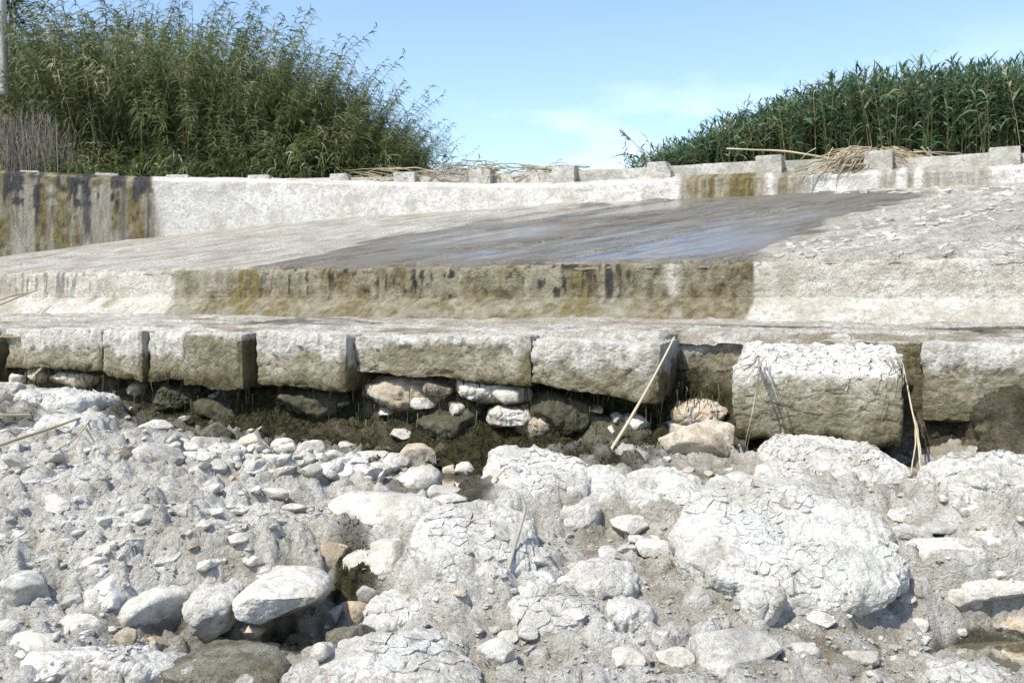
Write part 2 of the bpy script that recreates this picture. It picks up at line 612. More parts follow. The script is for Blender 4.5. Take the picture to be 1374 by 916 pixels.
CP = [(0, 915, -.2), (150, 915, -.25), (300, 915, -.3), (420, 915, -.3), (520, 905, -.15), (650, 910, -.1), (800, 910, -.12), (950, 915, -.12),
      (1100, 915, -.17), (1250, 910, -.3), (1374, 915, -.3), (240, 868, -.38), (330, 868, -.42), (420, 872, -.45), (470, 862, -.42), (462, 800, -.25), (240, 895, -.40), (380, 895, -.43),
      (445, 890, -.45), (1310, 896, -.43), (1374, 896, -.44), (1275, 898, -.39), (1340, 906, -.42), (1420, 896, -.43), (0, 790, -.02), (60, 830, -.15), (150, 792, -.05), (250, 782, -.05),
      (380, 776, -.05), (425, 760, -.06), (320, 778, -.05), (100, 870, -.2), (180, 870, -.25), (0, 720, .15), (100, 720, .15), (220, 720, .15), (330, 710, .14),
      (400, 690, .13), (0, 650, .3), (120, 650, .3), (240, 640, .27), (350, 650, .2), (430, 660, .15), (0, 600, .4), (100, 590, .42), (180, 630, .3),
      (20, 560, .5), (80, 550, .45), (250, 600, .2), (350, 610, .15), (450, 625, .1), (540, 640, .05), (610, 660, -.06), (640, 680, -.04),
      (560, 670, .0), (620, 620, .06), (200, 570, .25), (300, 575, .2), (400, 580, .15), (500, 590, .12), (600, 600, .1), (700, 610, .1),
      (800, 610, .15), (850, 600, .2), (1000, 620, .3), (500, 690, .1), (550, 720, .1), (500, 750, -.05), (540, 800, -.1), (600, 700, .2),
      (660, 660, .3), (700, 620, .36), (780, 640, .35), (860, 650, .33), (930, 640, .3), (690, 760, .05), (620, 780, .05), (600, 830, -.05),
      (540, 850, -.1), (760, 700, .12), (860, 720, .08), (900, 760, .03), (800, 780, .0), (700, 830, -.05), (850, 850, -.1), (960, 820, -.04),
      (1000, 670, .20), (1100, 660, .25), (1170, 680, .19), (1050, 730, .06), (1150, 750, .02), (1050, 765, .0), (950, 720, .08), (1080, 800, .0), (1180, 820, -.10),
      (1060, 860, -.12), (1200, 720, .1), (1230, 690, .15), (1230, 640, .25), (1300, 600, .45), (1374, 590, .5), (1240, 590, .4), (1300, 660, .35),
      (1374, 680, .3), (1300, 740, .12), (1374, 740, .13), (1250, 780, -.02), (1374, 800, -.10), (1300, 820, -.17), (1200, 880, -.29), (1120, 620, .35)]
ROCKS = [
    # left, under the first blocks
    (32, 512, 146, 566, 'crust', 'rugged white crusted boulder below the leftmost blocks'),
    (58, 545, 136, 590, 'crust', 'low white crusted boulder in front of the rugged one at the left'),
    (120, 556, 156, 582, 'crust', 'small white crusted rock at the upper end of the fallen cane'),
    (6, 511, 36, 530, 'lime', 'small pale stone below the far left block'),
    (14, 500, 34, 512, 'lime', 'tiny pale stone tucked under the far left block'),
    (180, 561, 233, 595, 'lime', 'cream rounded boulder in the mossy hollow under the row'),
    (163, 570, 184, 583, 'lime', 'small pale stone left of the cream rounded boulder'),
    (211, 519, 227, 535, 'grey', 'small round grey stone stuck high in the mossy bank'),
    (189, 537, 208, 549, 'grey', 'small flat grey stone on moss under the short block'),
    (192, 551, 207, 562, 'grey', 'small grey stone just above the cream boulder'),
    (214, 547, 233, 560, 'lime', 'small pale stone on moss right of the flat grey one'),
    (310, 525, 353, 547, 'lime', 'pale boulder wedged under the brown block'),
    (316, 516, 356, 528, 'lime', 'thin pale slab lying on the boulder under the brown block'),
    (306, 560, 336, 582, 'grey', 'grey stone in the moss below the wedged boulder'),
    (267, 565, 313, 599, 'wet', 'dark damp boulder in the mossy hollow left of the rubble'),
    (176, 592, 251, 630, 'grey', 'smooth grey boulder beside a dark brown rock at the rubble\'s left end'),
    (150, 598, 190, 625, 'wet', 'dark brown rock shading into the smooth grey boulder'),
    # rubble band
    (224, 586, 256, 610, 'lime', 'cream cobble right behind the smooth grey boulder'),
    (254, 582, 296, 614, 'lime', 'angular cream cobble with tan streaks at the rubble\'s left end'),
    (318, 580, 362, 618, 'tan', 'tan wedge-shaped cobble with a raised fin'),
    (288, 594, 330, 620, 'lime', 'white cobble half under the tan wedge'),
    (330, 614, 377, 640, 'crust', 'long white crusted stone below the tan wedge'),
    (364, 586, 397, 612, 'lime', 'bright white cobble above the middle of the rubble'),
    (396, 588, 437, 624, 'lime', 'large squarish white cobble in the middle of the rubble'),
    (418, 606, 440, 627, 'lime', 'small white cube-like stone below the squarish cobble'),
    (434, 579, 461, 600, 'lime', 'pale stone at the back of the rubble against the moss'),
    (451, 591, 480, 610, 'lime', 'white stone with a dark hollow at the back of the rubble'),
    (434, 602, 466, 624, 'lime', 'rounded white cobble right of the squarish one'),
    (443, 619, 470, 640, 'lime', 'small rounded white cobble left of the long rubble stone'),
    (456, 624, 512, 650, 'lime', 'long white cobble in the front of the rubble'),
    (478, 603, 522, 622, 'lime', 'flat white slab lying across the rubble'),
    (512, 606, 542, 638, 'lime', 'upright white stone beside the flat slab'),
    (534, 582, 556, 606, 'lime', 'narrow upright white stone against the dark bank'),
    (536, 594, 586, 634, 'tan', 'large cream and tan boulder behind the pool'),
    (529, 623, 593, 664, 'lime', 'large angular white boulder at the edge of the pool'),
    (574, 650, 624, 668, 'lime', 'flat pale stone lying in the pool'),
    (578, 660, 628, 684, 'grey', 'grey-topped stone at the near side of the pool'),
    (545, 656, 577, 671, 'wet', 'wet dark stone under the angular white boulder'),
    (498, 655, 541, 670, 'wet', 'wet olive stone left of the pool'),
    (484, 645, 518, 662, 'wet', 'dark wet stone in front of the long rubble cobble'),
    (611, 618, 637, 641, 'lime', 'pale stone at the back of the pool'),
    (594, 622, 612, 640, 'tan', 'small rusty stone behind the pool'),
    (560, 610, 600, 630, 'tan', 'tan splinter stone leaning behind the cream boulder'),
    # middle
    (440, 655, 592, 728, 'lime', 'broad smooth pale boulder left of the big white boulder'),
    (415, 692, 478, 738, 'crust', 'knobbly crusted rock overhanging the crevice head'),
    (424, 722, 474, 778, 'tan', 'tan block of rock on the left lip of the crevice'),
    (462, 716, 562, 792, 'lime', 'white rock with an orange spot on the right lip of the crevice'),
    (488, 754, 546, 786, 'lime', 'flat white stone below the orange-spotted rock'),
    (478, 776, 522, 816, 'grey', 'grey-green stone under the flat white one'),
    (552, 662, 722, 792, 'crust', 'big white crusted boulder left of the grey stick'),
    (640, 598, 792, 692, 'crust', 'high white crusted hump at the left end of the outcrop'),
    (725, 640, 800, 715, 'crust', 'ragged crust lump at the back of the sandy hollow'),
    (778, 622, 848, 692, 'crust', 'rounded white crusted hump at the foot of the leaning cane'),
    (834, 628, 946, 698, 'crust', 'wrinkled white crusted hump right of the leaning cane'),
    (912, 648, 1188, 792, 'crust', 'largest white crusted slab in front of the big block'),
    (1046, 752, 1146, 814, 'crust', 'bulging crusted lump at the front of the largest slab'),
    (1030, 588, 1196, 668, 'crust', 'white crusted boulder leaning against the big block'),
    (1008, 622, 1036, 662, 'lime', 'small upright white stone left of the leaning boulder'),
    (884, 562, 988, 628, 'tan', 'beige crumbly boulder left of the big block'),
    (925, 600, 978, 622, 'lime', 'flat pale stone at the foot of the beige crumbly boulder'),
    (818, 690, 870, 720, 'lime', 'flat pale stone bedded in the sandy hollow'),
    (852, 722, 900, 750, 'lime', 'angular pale stone bedded in the front of the sandy hollow'),
    # right
    (1192, 642, 1262, 682, 'tan', 'tan flat boulder under the hanging canes at the right'),
    (1192, 680, 1240, 706, 'grey', 'rounded grey stone below the tan flat boulder'),
    (1198, 704, 1244, 726, 'grey', 'second rounded grey stone below the tan flat boulder'),
    (1238, 700, 1282, 718, 'grey', 'flat grey stone beside the pale rim rock'),
    (1256, 588, 1420, 704, 'crust', 'broad layered crusted boulder at the right edge'),
    (1258, 642, 1332, 684, 'crust', 'grey crusted lump on the front of the layered boulder'),
    (1222, 548, 1338, 594, 'lime', 'white flat boulder under the right corner block'),
    (1212, 718, 1318, 772, 'lime', 'pale water-worn rim rock around a small hollow'),
    (1288, 708, 1420, 762, 'lime', 'long pale water-worn rock at the right edge'),
    (1250, 760, 1400, 806, 'lime', 'low pale water-worn shelf above the corner pool'),
    (1270, 785, 1316, 828, 'lime', 'rounded cream stone above the corner pool'),
    (1342, 796, 1378, 820, 'lime', 'flat white stone at the right edge above the pool'),
    (1326, 820, 1400, 862, 'tan', 'pinkish tan rock at the back of the corner pool'),
    (1220, 828, 1246, 851, 'lime', 'bright white chip of stone near the corner pool'),
    (928, 842, 1048, 914, 'grey', 'large smooth grey boulder at the bottom right of the middle'),
    (1080, 820, 1120, 842, 'lime', 'small pale stone in the mud right of the large grey boulder'),
    (1060, 862, 1100, 886, 'grey', 'small grey stone in the mud beside the large grey boulder'),
    (1130, 870, 1180, 892, 'lime', 'small flat pale stone in the brown mud'),
    # foreground middle
    (556, 882, 634, 925, 'lime', 'white triangular stone at the bottom edge'),
    (640, 855, 692, 902, 'lime', 'rounded pale boulder under the crust overhang'),
    (578, 822, 668, 876, 'crust', 'crusted overhanging rock with a dark slot beneath'),
    (494, 798, 594, 862, 'crust', 'crusted rock overhanging the right side of the crevice'),
    (812, 866, 866, 910, 'lime', 'angular white stone at the bottom middle'),
    (880, 866, 932, 902, 'lime', 'white stone left of the large smooth grey boulder'),
    (684, 772, 746, 818, 'crust', 'white rounded rock just below the grey stick'),
    (738, 772, 792, 802, 'lime', 'pale rounded stone in the row below the grey stick'),
    (766, 762, 852, 806, 'crust', 'domed crusted rock in the middle foreground'),
    (722, 754, 754, 776, 'lime', 'small pale stone at the foot of the grey stick'),
    (754, 754, 792, 774, 'lime', 'low pale stone right of the grey stick'),
    (690, 802, 812, 862, 'crust', 'low crusted dome in the foreground left of the middle'),
    (815, 800, 872, 860, 'crust', 'low crusted rock beside the foreground dome'),
    (840, 846, 874, 862, 'lime', 'small pale stone casting a shadow on the foreground dome'),
    (1000, 785, 1050, 842, 'crust', 'ragged crusted rock left of the bulging lump'),
    # bottom left
    (-20, 764, 66, 834, 'grey', 'large grey angular boulder at the left edge'),
    (110, 758, 188, 826, 'lime', 'pale rounded boulder left of the big whitish one'),
    (160, 778, 264, 852, 'lime', 'big whitish boulder over the left end of the crevice'),
    (256, 784, 322, 846, 'crust', 'crusted rock between the two big boulders over the crevice'),
    (320, 764, 441, 830, 'lime', 'long smooth pale boulder jutting over the crevice'),
    (74, 792, 116, 820, 'grey', 'flat grey stone between the left boulders'),
    (80, 824, 138, 856, 'lime', 'smooth white oval stone at the lower left'),
    (52, 828, 92, 850, 'lime', 'pale stone left of the white oval stone'),
    (185, 850, 232, 890, 'tan', 'round stone below the big whitish boulder'),
    (154, 842, 184, 874, 'tan', 'rusty tan stone left of the round one'),
    (-12, 830, 26, 868, 'lime', 'pale stone at the left edge below the grey boulder'),
    (10, 846, 94, 894, 'lime', 'broad white rock at the lower left corner'),
    (28, 866, 152, 925, 'lime', 'long white layered rock at the bottom left'),
    (110, 880, 240, 930, 'crust', 'white crusted rock at the bottom left beside the flat slab'),
    (208, 874, 392, 940, 'wet', 'flat wet grey slab lying in the crevice bottom'),
    (296, 896, 408, 935, 'lime', 'white rock in front of the flat wet slab'),
    (400, 892, 434, 918, 'tan', 'pinkish round pebble in the crevice bottom'),
    (434, 810, 462, 842, 'grey', 'grey upright stone in the crevice'),
    (456, 804, 498, 842, 'tan', 'pinkish angular stone at the crevice\'s right wall'),
    (436, 836, 506, 900, 'wet', 'dark mossy rock filling the crevice under the right overhang'),
    (344, 862, 378, 882, 'tan', 'small tan flat stone on the moss of the crevice'),
    (324, 814, 366, 832, 'grey', 'flat grey stone under the long smooth boulder'),
    (322, 834, 358, 858, 'tan', 'tan stone under the flat grey one in the crevice'),
    (230, 840, 264, 862, 'tan', 'brownish stone hanging in the crevice wall'),
    (384, 848, 420, 876, 'wet', 'damp grey-brown stone in the crevice bottom'),
    (436, 880, 462, 900, 'lime', 'pale small stone at the crevice water'),
    (430, 866, 640, 945, 'crust', 'broad crusted mound at the bottom right of the crevice'),
    (1236, 906, 1352, 945, 'crust', 'white crusted rock at the bottom edge below the corner pool'),
]

_cp = np.array([[*onz(px, py, z)[:2], z] for px, py, z in CP])


def tps_fit(P, lam):
    d = np.linalg.norm(P[:, None, :2] - P[None, :, :2], axis=2)
    K = np.where(d > 0, d * d * np.log(np.maximum(d, 1e-9)), 0) + lam * np.eye(len(P))
    A = np.hstack([np.ones((len(P), 1)), P[:, :2]])
    S = np.block([[K, A], [A.T, np.zeros((3, 3))]])
    return np.linalg.solve(S, np.concatenate([P[:, 2], np.zeros(3)]))


_tw = tps_fit(_cp, 0.03)


def base_z(x, y):
    r = np.full(x.shape, _tw[-3]) + _tw[-2] * x + _tw[-1] * y
    for (cx, cy, _), w in zip(_cp, _tw[:-3]):
        d2 = (x - cx) ** 2 + (y - cy) ** 2 + 1e-9
        r = r + w * 0.5 * d2 * np.log(d2)
    r = np.clip(r, -0.55, 0.7)
    u, v = uv_of(x, y)
    far = np.maximum.reduce([np.abs(x) - 6.5, 4.0 - y, v - vfront(u) - 0.3])
    m = ss(0.0, 1.2, far)
    return r * (1 - m) + 0.05 * m


def spacing(lo, hi, fine_lo, fine_hi, step, g0, g1, cap):
    a, s = [fine_lo], step
    while a[-1] < fine_hi:
        a.append(a[-1] + step)
    while a[-1] < hi:
        s = min(s * g1, cap)
        a.append(a[-1] + s)
    b, s = [fine_lo], step
    while b[-1] > lo:
        s = min(s * g0, cap)
        b.append(b[-1] - s)
    return np.array(b[:0:-1] + a)


GX = spacing(-220, 220, -3.2, 3.2, 0.0125, 1.012, 1.012, 40)
GX = GX[(np.abs(GX) < 7.0) | (np.arange(len(GX)) % 6 == 0)]
GY = spacing(-120, 30, 4.7, 6.4, 0.0105, 1.25, 1.008, 20)
GY = GY[(GY < 12.8) | (np.arange(len(GY)) % 20 == 0)]
# coarse base, then upsampled
_bx, _by = np.linspace(-8, 8, 321), np.linspace(2.5, 14, 231)
_bz = base_z(*np.meshgrid(_bx, _by))


def bil(xs, ys, Z, x, y):
    fx = np.clip(np.interp(x, xs, np.arange(len(xs))), 0, len(xs) - 1.001)
    fy = np.clip(np.interp(y, ys, np.arange(len(ys))), 0, len(ys) - 1.001)
    ix, iy = fx.astype(int), fy.astype(int)
    tx, ty = fx - ix, fy - iy
    return (Z[iy, ix] * (1 - tx) + Z[iy, ix + 1] * tx) * (1 - ty) + (Z[iy + 1, ix] * (1 - tx) + Z[iy + 1, ix + 1] * tx) * ty


def base_hit(px, py):
    d = ray(px, py)
    Y = np.linspace(3.6, 12.4, 500)
    P = EYE[None] + d[None] * (Y / d[1])[:, None]
    g = bil(_bx, _by, _bz, P[:, 0], P[:, 1])
    below = np.nonzero(P[:, 2] <= g)[0]
    return P[below[0] if len(below) else -1]


PLACED = []
JUT = {'long smooth pale boulder jutting over the crevice': (5.86, .34), 'big whitish boulder over the left end of the crevice': (5.88, .34),
       'crusted rock between the two big boulders over the crevice': (5.86, .30), 'pale rounded boulder left of the big whitish one': (5.85, .30),
       'crusted overhanging rock with a dark slot beneath': (5.50, .24), 'crusted rock overhanging the right side of the crevice': (5.55, .28),
       'flat grey stone under the long smooth boulder': (5.86, .10), 'tan stone under the flat grey one in the crevice': (5.80, .09),
       'brownish stone hanging in the crevice wall': (5.80, .10), 'round stone below the big whitish boulder': (5.55, .10)}
for (x0, y0, x1, y1, st, lab) in ROCKS:
    cx, cy, w, h = (x0 + x1) / 2, (y0 + y1) / 2, x1 - x0, y1 - y0
    pitch = 0.0
    if lab in JUT:
        Yc, b = JUT[lab]
        P = at(cx, cy, Yc)
        a, c2 = 0.52 * w * (Yc - 0.1) / F, 0.43 * h * Yc / F
        zc, top, gz = P[2], P[2] + c2, P[2] + c2
    elif st == 'crust' and w > 60:
        g1, g0 = base_hit(cx, y1 - 2), base_hit(cx, y0 + 0.3 * h)
        a = 0.54 * w * g1[1] / F
        b = float(np.clip((g0[1] - g1[1]) / 2 + 0.04, 0.14, 1.15 * a))
        if w > 200:
            b *= 1.2
        Yc = g1[1] + b * (0.85 if w > 200 else 0.95)
        P = at(cx, cy, Yc)
        z1 = float(bil(_bx, _by, _bz, P[:1], np.array([Yc - b]))[0])
        z0 = float(bil(_bx, _by, _bz, P[:1], np.array([Yc + b]))[0])
        gz = float(bil(_bx, _by, _bz, P[:1], P[1:2])[0])
        c2 = float(np.clip(0.24 * min(a, b) + 0.06, 0.08, 0.20))
        pitch = float(np.clip(math.atan2(z0 - z1, 2 * b), -0.35, 0.5))
        zc = 0.5 * P[2] + 0.5 * gz
        top = zc + c2
    else:
        g = base_hit(cx, y1 - 0.12 * h)
        a = 0.52 * w * g[1] / F
        c = 0.46 * h * g[1] / F
        b = min(max(0.8 * a, c * 0.8), 0.55)
        P = at(cx, cy, g[1] + b * 0.55)
        top, bot = P[2] + c, P[2] - c
        gz = float(bil(_bx, _by, _bz, P[:1], P[1:2])[0])
        bot = max(min(bot, gz - 0.25 * c), top - 3.2 * c)
        c2, zc = (top - bot) / 2, (top + bot) / 2
    if lab == 'largest white crusted slab in front of the big block':
        P = at(cx, cy, 5.98)
        a, b, c2, zc, pitch = 0.55 * w * 5.7 / F, 0.64, 0.17, 0.15, 0.36
        top, gz = 0.1, 0.1
    PLACED.append((P, a, b, c2, zc, top, gz, st, w, lab, pitch))


XX, YY = np.meshgrid(GX, GY)
tx_, ty_ = XX.ravel(), YY.ravel()
tz = np.where((np.abs(tx_) < 8) & (ty_ > 2.5) & (ty_ < 14), bil(_bx, _by, _bz, tx_, ty_), 0.05)
q2 = np.stack([tx_, ty_], 1)
wq = q2 + 0.05 * np.stack([fbm(q2, 4.0, 3, 61), fbm(q2, 4.0, 3, 71)], 1)
tpx, tpy = pix(np.stack([tx_, np.maximum(ty_, 1.0), tz], 1))


def blob(px, py, rx, ry, jit=0.35):
    d = np.sqrt(((tpx - px) / rx) ** 2 + ((tpy - py) / ry) ** 2)
    return 1 - ss(0.6, 1.15, d + jit * _jn)


_jn = fbm(q2, 3.2, 4, 5)
sand = np.maximum.reduce([blob(830, 715, 95, 40), blob(1130, 860, 110, 45), blob(960, 905, 110, 22), blob(1235, 640, 60, 60), blob(880, 770, 60, 30) * 0.7,
                          blob(1180, 700, 40, 60) * 0.6, blob(700, 850, 70, 35) * 0.45, blob(330, 760, 110, 22) * 0.7, blob(150, 860, 90, 40) * 0.8,
                          blob(950, 640, 70, 26), blob(1300, 570, 120, 35), blob(20, 735, 45, 16) * 0.9])
mossy = np.maximum.reduce([blob(340, 850, 130, 40), blob(470, 810, 40, 80), blob(430, 870, 60, 40), blob(560, 590, 340, 36), blob(230, 560, 110, 40),
                           blob(20, 560, 40, 40) * 0.8, blob(620, 640, 45, 34) * 0.8, blob(820, 610, 90, 30)])
dampm = np.maximum.reduce([blob(1320, 878, 90, 34), blob(620, 660, 50, 34), blob(560, 655, 60, 20) * 0.7, blob(440, 885, 40, 20)])
# the ground swells up round the crusted rocks, so that they grow out of it
for (P_, a_, b_, c_, zc_, top_, gz_, st_, w_, lab_, pit_) in PLACED:
    K = 0.35 if st_ == 'crust' else 0.30 if w_ > 85 and st_ != 'wet' else 0.0
    if not K or top_ - gz_ < 0.02:
        continue
    R = 1.7 * max(a_, b_)
    sel_ = np.nonzero((np.abs(tx_ - P_[0]) < R) & (np.abs(ty_ - P_[1]) < R))[0]
    rr = np.hypot((tx_[sel_] - P_[0]) / a_, (ty_[sel_] - P_[1]) / b_) + 0.2 * _jn[sel_]
    hs = gz_ + (top_ - gz_) * K * (1 - ss(0.35, 1.45, rr))
    dlt = hs - tz[sel_]
    tz[sel_] += np.maximum(dlt, 0) * ss(0.0, 0.05, dlt) * ss(1.5, 1.2, rr)
crusty = 1 - np.maximum(sand, mossy * 0.9)

c1, c1b, r1 = worley(wq, 6.2, 11)
c2, c2b, r2 = worley(wq + 3.1, 13.0, 12)
c3, c3b, r3 = worley(wq + 7.7, 30.0, 13)
dome = lambda f, k: np.sqrt(np.maximum(0, 1 - (f / k) ** 2))
rub = ss(-0.15, 0.35, fbm(q2, 0.9, 4, 77))           # rubbly patches between smoother crust
d1 = dome(c1, 0.60) * ss(0.22, 0.40, r1) * (0.5 + 0.5 * r1)
d2_ = dome(c2, 0.55) * ss(0.35, 0.5, r2) * (0.35 + 0.65 * rub)
d3 = dome(c3, 0.50) * ss(0.45, 0.6, r3) * rub
# dipping layers on the left shelf
dirs = np.array([math.cos(0.42), math.sin(0.42)])
along, across = q2 @ dirs, q2 @ np.array([-dirs[1], dirs[0]])
stri = fbm(np.stack([along * 0.9, across * 6.0], 1) + 0.3 * _jn[:, None], 1.0, 5, 21, ridged=True)
leftm = ss(520, 380, tpx) * ss(500, 560, tpy)
ridg = fbm(wq, 1.5, 6, 31, 0.5, ridged=True)
edge = (1 - ss(0.0, 0.10, c1b - c1)) * ss(-.1, .3, fbm(q2, 1.7, 3, 78))
amp = 1.0 - 0.5 * sand
det = 0.040 * fbm(q2, 1.1, 4, 3) + amp * (0.060 * (ridg - 0.2) + 0.085 * stri * leftm) + amp * (0.080 * d1 + 0.030 * d2_) + 0.006 * d3
det += -0.014 * edge * amp + amp * 0.060 * (np.abs(fbm(wq, 6.5, 4, 41, 0.62)) - .25) + (0.35 + 0.65 * rub) * 0.034 * (np.abs(fbm(wq, 17, 3, 42, 0.6)) - .25) + 0.010 * amp * fbm(wq, 38, 2, 43) + 0.003 * fbm(q2, 70, 2, 51)
near_m = 1 - ss(9, 14, np.maximum(np.abs(tx_) * 1.2, ty_))
tz = tz + det * np.clip(near_m + 0.15, 0, 1) * (1 - 0.75 * np.clip(dampm, 0, 1))
hollow = ss(0.02, -0.035, 0.042 * (ridg - 0.2) + 0.07 * d1 + 0.03 * d2_ + 0.02 * _jn - 0.016 * edge - 0.02)
mud = np.clip(np.maximum(sand * (1 - 0.75 * np.maximum(d1, 0.8 * d2_)), hollow * (0.25 + 0.3 * ss(420, 700, tpx))) - 0.15 * d3, 0, 1)
jj = fbm(q2, 1.3, 4, 88) + 0.6 * fbm(wq, 7, 4, 89)
mud = np.clip(np.maximum(mud, 0.6 * ss(0.05, -0.25, jj) * (0.15 + 0.75 * ss(420, 700, tpx)) * (1 - 0.95 * d1) * (1 - 0.6 * d2_)), 0, 1)
tfaces = grid_faces(len(GY), len(GX))
TV = np.stack([tx_, ty_, tz], 1)
me = mesh_data('riverbed', TV, tfaces, M['bed'], True, {'mud': mud, 'moss': np.clip(mossy * (1 - 0.3 * d1), 0, 1) * ss(-0.4, 0.1, _jn + 0.25), 'damp': dampm})
riverbed = add('riverbed', me, kind='structure')
TZ = tz.reshape(len(GY), len(GX))


def ground(x, y):
    return bil(GX, GY, TZ, np.atleast_1d(np.asarray(x, float)), np.atleast_1d(np.asarray(y, float)))


_bgz = np.linspace(3.6, 12.4, 600)


def hit(px, py):
    """first point of the riverbed seen at a photograph pixel"""
    d = ray(px, py)
    Y = _bgz
    P = EYE[None] + d[None] * (Y / d[1])[:, None]
    g = ground(P[:, 0], P[:, 1])
    below = np.nonzero(P[:, 2] <= g)[0]
    k = below[0] if len(below) else len(Y) - 1
    return P[k]


# ------------------------------------------------------------------ weir: ledge, sill, apron, crest
U0, U1 = -3.0, 19.5
APRON_Z, APRON_S = 2.13, 0.235


def along_weir(name, prof_v, prof_z, du, disp, mat, attrs_fn, label, cat):
    u = np.arange(U0, U1, du)
    UU, K = np.meshgrid(u, np.arange(len(prof_v)))
    vv = np.asarray(prof_v)[K]
    if callable(prof_z):
        zz = prof_z(UU, vv)
    else:
        zz = np.asarray(prof_z)[K]
    x, y = W(UU.ravel(), vv.ravel())
    V = np.stack([x, y, zz.ravel()], 1)
    f = grid_faces(len(prof_v), len(u))[:, ::-1]
    N = vnormals(V, f)
    V = V + N * disp(UU.ravel(), vv.ravel(), V, K.ravel())[:, None]
    o = add(name, mesh_data(name, V, f, mat, True, attrs_fn(V, UU.ravel(), vv.ravel())), label=label, cat=cat)
    return o, V


def resample(pts, step):
    pts = np.asarray(pts, float)
    s = np.concatenate([[0], np.cumsum(np.linalg.norm(np.diff(pts, axis=0), axis=1))])
    t = np.linspace(0, s[-1], max(2, int(s[-1] / step)))
    return np.interp(t, s, pts[:, 0]), np.interp(t, s, pts[:, 1])


# sill: bevelled foot, upright face, rounded lip
pv, pz = resample([(-0.60, 1.36), (-0.40, 1.44), (-0.06, 1.685), (0.0, 1.70), (0.015, 1.76), (0.03, 2.06), (0.05, 2.11), (0.10, 2.135), (0.30, 2.185)], 0.019)


def sill_disp(u, v, V, K):
    z = pz[K]
    face = ss(1.68, 1.74, z) * (1 - ss(2.08, 2.13, z))
    px, py = pix(V)
    rough = 0.6 + 0.5 * ss(150, 260, px) + 0.5 * (ss(915, 935, px) - ss(1005, 1020, px))
    f1, f2, r = worley(V + 0.06 * np.stack([fbm(V, 5, 3, 1), fbm(V, 5, 3, 2), fbm(V, 5, 3, 3)], 1), 6.5, 3)
    pl = ss(0.0, 0.2, f2 - f1) * (r - 0.4)
    d = face * rough * (0.022 * fbm(V, 3.5, 6, 9, 0.6, ridged=True) + 0.022 * pl) + 0.012 * fbm(V, 1.3, 5, 8)
    d += (1 - face) * 0.006 * fbm(V, 9, 5, 14, 0.6)
    lip = ss(2.07, 2.12, z)
    return d + lip * 0.012 * fbm(V, 7, 4, 15, ridged=True)


def sill_attrs(V, u, v):
    px, py = pix(V)
    j = fbm(V, 2.5, 4, 33)
    jf = fbm(V, 9, 4, 34)
    streak = fbm(np.stack([u * 9.0, V[:, 2] * 1.3], 1), 1.0, 4, 35)
    streak2 = fbm(np.stack([u * 22.0, V[:, 2] * 2.2], 1), 1.0, 3, 36)
    z = V[:, 2]
    right = 1012 - 14 * ss(1.72, 1.40, z) + 3 * jf
    left = 236 + 16 * j + 14 * ss(1.72, 1.4, z) * -1
    st = ss(-5, 5, px - left) * ss(-2, 2, right - px)
    st *= 1 - 0.8 * ss(0, 1, 1 - np.abs(px - 904 - 4 * j) / 13) * ss(1.7, 1.75, z)
    st = np.maximum(st, 0.5 * ss(40, 0, px + 12 * j))
    st *= 0.72 + 0.28 * ss(-0.3, 0.3, j + 0.4 * jf) + 0.2 * (px > 915)
    win = lambda c, w: ss(1.2, 0.4, np.abs(px - c) / w)
    ol = (win(340, 38) + 0.7 * win(790, 70) + 0.5 * win(130, 60) * (z < 1.75) * ss(0.1, 0.3, j) + 0.35 * win(560, 220)) * ss(-0.25, 0.35, streak + 0.35 * jf)
    hi = ss(1.5, 1.95, z)
    bl = (win(820, 22) * 1.0 * ss(0.12, 0.3, streak2 + 0.35 * (z - 1.75)) + win(745, 28) * ss(0.12, 0.3, jf + 0.25 * streak2)
          + win(410, 60) * ss(0.2, 0.36, streak2 + 0.3 * jf - 0.05) + win(575, 80) * ss(0.24, 0.38, streak2 * 0.7 + 0.5 * jf) + win(70, 70) * 0.6 * ss(0.1, 0.3, streak2)
          + win(640, 330) * 0.8 * ss(0.20, 0.40, jf * 0.8 + 0.4 * streak2)) * hi
    return {'stain': np.clip(st, 0, 1), 'olive': np.clip(ol, 0, 0.9), 'black': np.clip(bl, 0, 0.95)}


add_sill, _ = along_weir('weir_sill', pv, pz, 0.028, sill_disp, M['sill'], sill_attrs,
                         'long low concrete sill with sloping foot, brown-stained in the middle and white at the right', 'weir sill')

# ledge between the blocks and the sill foot
lv = np.concatenate([np.linspace(0, 0.5, 45), np.linspace(0.5, 1, 45)[1:]])


